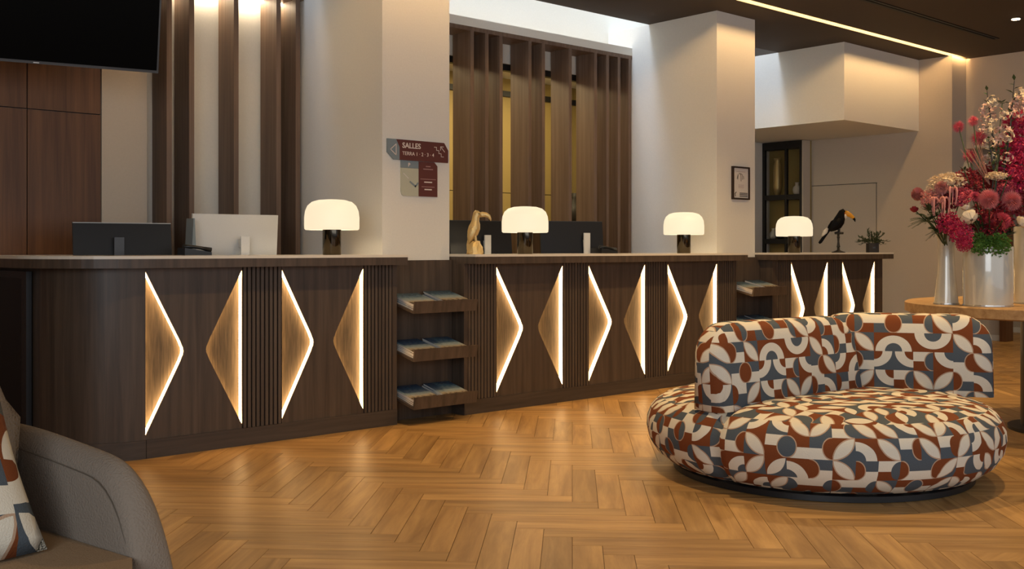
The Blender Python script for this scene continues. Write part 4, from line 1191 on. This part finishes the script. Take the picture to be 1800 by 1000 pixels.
put('amaranth_tassel', m_tassel, 'dustypink', 1652, 356, 6.08, 28, 'dusty pink drooping amaranth tassels', G, vs=VA)
put('amaranth_tassel', m_tassel, 'dustypink', 1672, 338, 6.10, 26, 'upper dusty pink amaranth tassels', G, vs=VA)
put('celosia_mass', m_mass, 'rosepink', 1690, 345, 6.14, 17, 'deep pink plume between the tassels and the small dahlia', G, vs=VA)
put('celosia_mass', m_mass, 'dustypink', 1636, 352, 6.16, 18, 'dusty pink plume beside the protea', G, vs=VA)
put('celosia_mass', m_mass, 'rosepink', 1765, 330, 6.2, 18, 'deep pink plume above the right pompon', G)
put('astrantia', m_pompon, 'dustypink', 1655, 330, 6.12, 14, 'dusty pink spiky bloom on the left', G, vs=VA)
put('calla_bloom', m_rose, 'crimson', 1607, 369, 6.22, 9, 'dark red bloom hanging at the far left', G, vs=VA)
put('spiky_flower', m_spiky, 'rosepink', 1685, 223, 6.25, 13, 'lone spiky pink flower sticking out to the left', G)
put('spiky_flower', m_spiky, 'rosepink', 1711, 213, 6.25, 12, 'spiky pink flower beside the lone one', G)
put('spiky_flower', m_spiky, 'rosepink', 1722, 243, 6.28, 18, 'larger spiky pink flower below', G)
put('spiky_flower', m_spiky, 'magenta', 1705, 275, 6.30, 15, 'magenta spiky flower beside the pink straws', G)
put('spiky_flower', m_spiky, 'magenta', 1775, 215, 6.30, 18, 'magenta spiky flower among the blossoms', G)
def branch(tip, mids, clusters, label, leaf_r):
    """woody blossom branch: twig, leaves and each blossom cluster as parts"""
    base = Vector((VB[0], VB[1], TZ+.03))
    t = thing('blossom_branch', label, 'branch', tuple(base), 0, 'tall blossom branches')
    def pt(x, y, d):
        l, dd, z = at(x, y, d); q = LD(l, dd); return Vector((q[0], q[1], z)) - base
    path = [Vector((.0, .02, 0)), Vector((.01, .02, .30))] + [pt(*m_) for m_ in mids] + [pt(*tip)]
    MB().tube(path, [.006]*2 + [.005]*len(mids) + [.002], 6).build('twig', 'iron', t, local=True)
    lv = MB()
    def pos(f):
        f = f*(len(path)-1); k = min(int(f), len(path)-2); return path[k].lerp(path[k+1], f-k)
    for q in range(26):
        f = .45 + .55*q/25; a = q*2.4; p_ = pos(f)
        d = Vector((math.cos(a), math.sin(a), random.uniform(.2, 1.0)))
        lv.petal(p_, d, leaf_r*random.uniform(.7, 1.2), leaf_r*.42, cup=.15)
    lv.build('leaves', 'leaf', t, local=True)
    for k, (x, y, r) in enumerate(clusters):
        mat = 'palepink' if k % 3 else 'cream_petal'; key = ('blossom', mat)
        c = pt(x, y, 6.16 + .02*(k % 3))
        if key not in KIND: KIND[key] = m_blossoms().build('blossom', mat, t, local=True, fix=False); o = KIND[key]
        else: o = KIND[key].copy(); COL.objects.link(o); o.parent = t
        o.location = c; o.scale = [r*1.5/PXM*6.17]*3; o.rotation_euler = (random.uniform(0,3), random.uniform(0,3), random.uniform(0,6))
        near = min((pos(.3+.7*q/40) for q in range(41)), key=lambda p_: (p_-c).length)
        MB().tube([tuple(near), tuple(c)], .0018, 4).build('spur', 'iron', t, local=True)
branch((1735,160,6.2), [(1748,300,6.2),(1745,240,6.22)], [(1745,178,9),(1732,192,9),(1751,199,10),(1738,226,8),(1727,226,7),(1731,208,7),(1742,212,8)], 'blossom branch with its tip left of the tallest', .045)
branch((1783,142,6.22), [(1765,300,6.2),(1776,225,6.22)], [(1796,165,10),(1789,196,10),(1782,186,8),(1766,202,8),(1764,233,13),(1757,243,11),(1772,240,9),(1790,178,9),(1799,185,9)], 'tallest blossom branch at the top of the bouquet', .050)
branch((1738,244,6.12), [(1752,320,6.14),(1744,285,6.12)], [(1738,252,9),(1745,250,7),(1735,281,9),(1743,275,7),(1770,278,9)], 'low blossom branch beside the pink straws', .040)
for (x, y, r, lb) in ((1762,180,12,'leafy twig between the two tall blossom branches'),(1757,262,13,'leafy twig low among the blossoms')):
    put('leafy_twig', m_leaves, 'leaf', x, y, 6.22, r, lb, 'leafy twigs among the blossoms', cat='twig', part='leaves')
for (x, y, r, lb) in ((1770,318,18,'dark leaves in the bouquet centre'),(1700,395,16,'dark leaves under the open rose'),(1695,300,12,'dark leaves beside the pink straws'),(1636,372,24,'dark leaves on the left of the bouquet'),(1655,395,20,'dark leaves above the left vase'),(1770,415,26,'dark leaves above the wide vase'),(1720,400,24,'dark leaves left of the dahlia')):
    put('dark_leaves', m_leaves, 'darkleaf', x, y, 6.12, r, lb, 'dark leaves of the bouquet', vs=VA if x < 1680 else VB, cat='leaves', part='leaves')
put('fern_sprig', m_fern, 'leaf', 1632, 388, 6.2, 36, 'green fern sprig hanging at the left', 'fern sprigs', vs=VA, cat='fern', part='fronds')
put('fern_sprig', m_fern, 'leaf', 1648, 408, 6.22, 26, 'green fern sprig over the left vase', 'fern sprigs', vs=VA, cat='fern', part='fronds')
put('moss_clump', m_mass, 'moss', 1722, 428, 6.08, 19, 'bright green moss on the left of the wide vase rim', 'moss clumps', cat='moss', stem=False, part='moss')
put('moss_clump', m_mass, 'moss', 1755, 430, 6.06, 20, 'bright green moss on the right of the wide vase rim', 'moss clumps', cat='moss', stem=False, part='moss')
put('fern_sprig', m_fern, 'moss', 1745, 428, 6.05, 24, 'bright green fern over the wide vase rim', 'fern sprigs', cat='fern', part='fronds')
l_, d_, z_ = at(1740, 325, 6.15)
ss = bloom('straw_spray', m_spray, 'straw', l_, d_, z_, .26, 'spray of stiff pink straws fanning to the upper left', 'straws', VB, cat='straws', stem=False, part='straws')
ss.children[0].rotation_euler = (0, -.45, TH - PI/2)
for o in bpy.data.objects:
    if o.type == 'MESH' and len(o.data.materials) == 0: o.data.materials.append(M['plaster'])
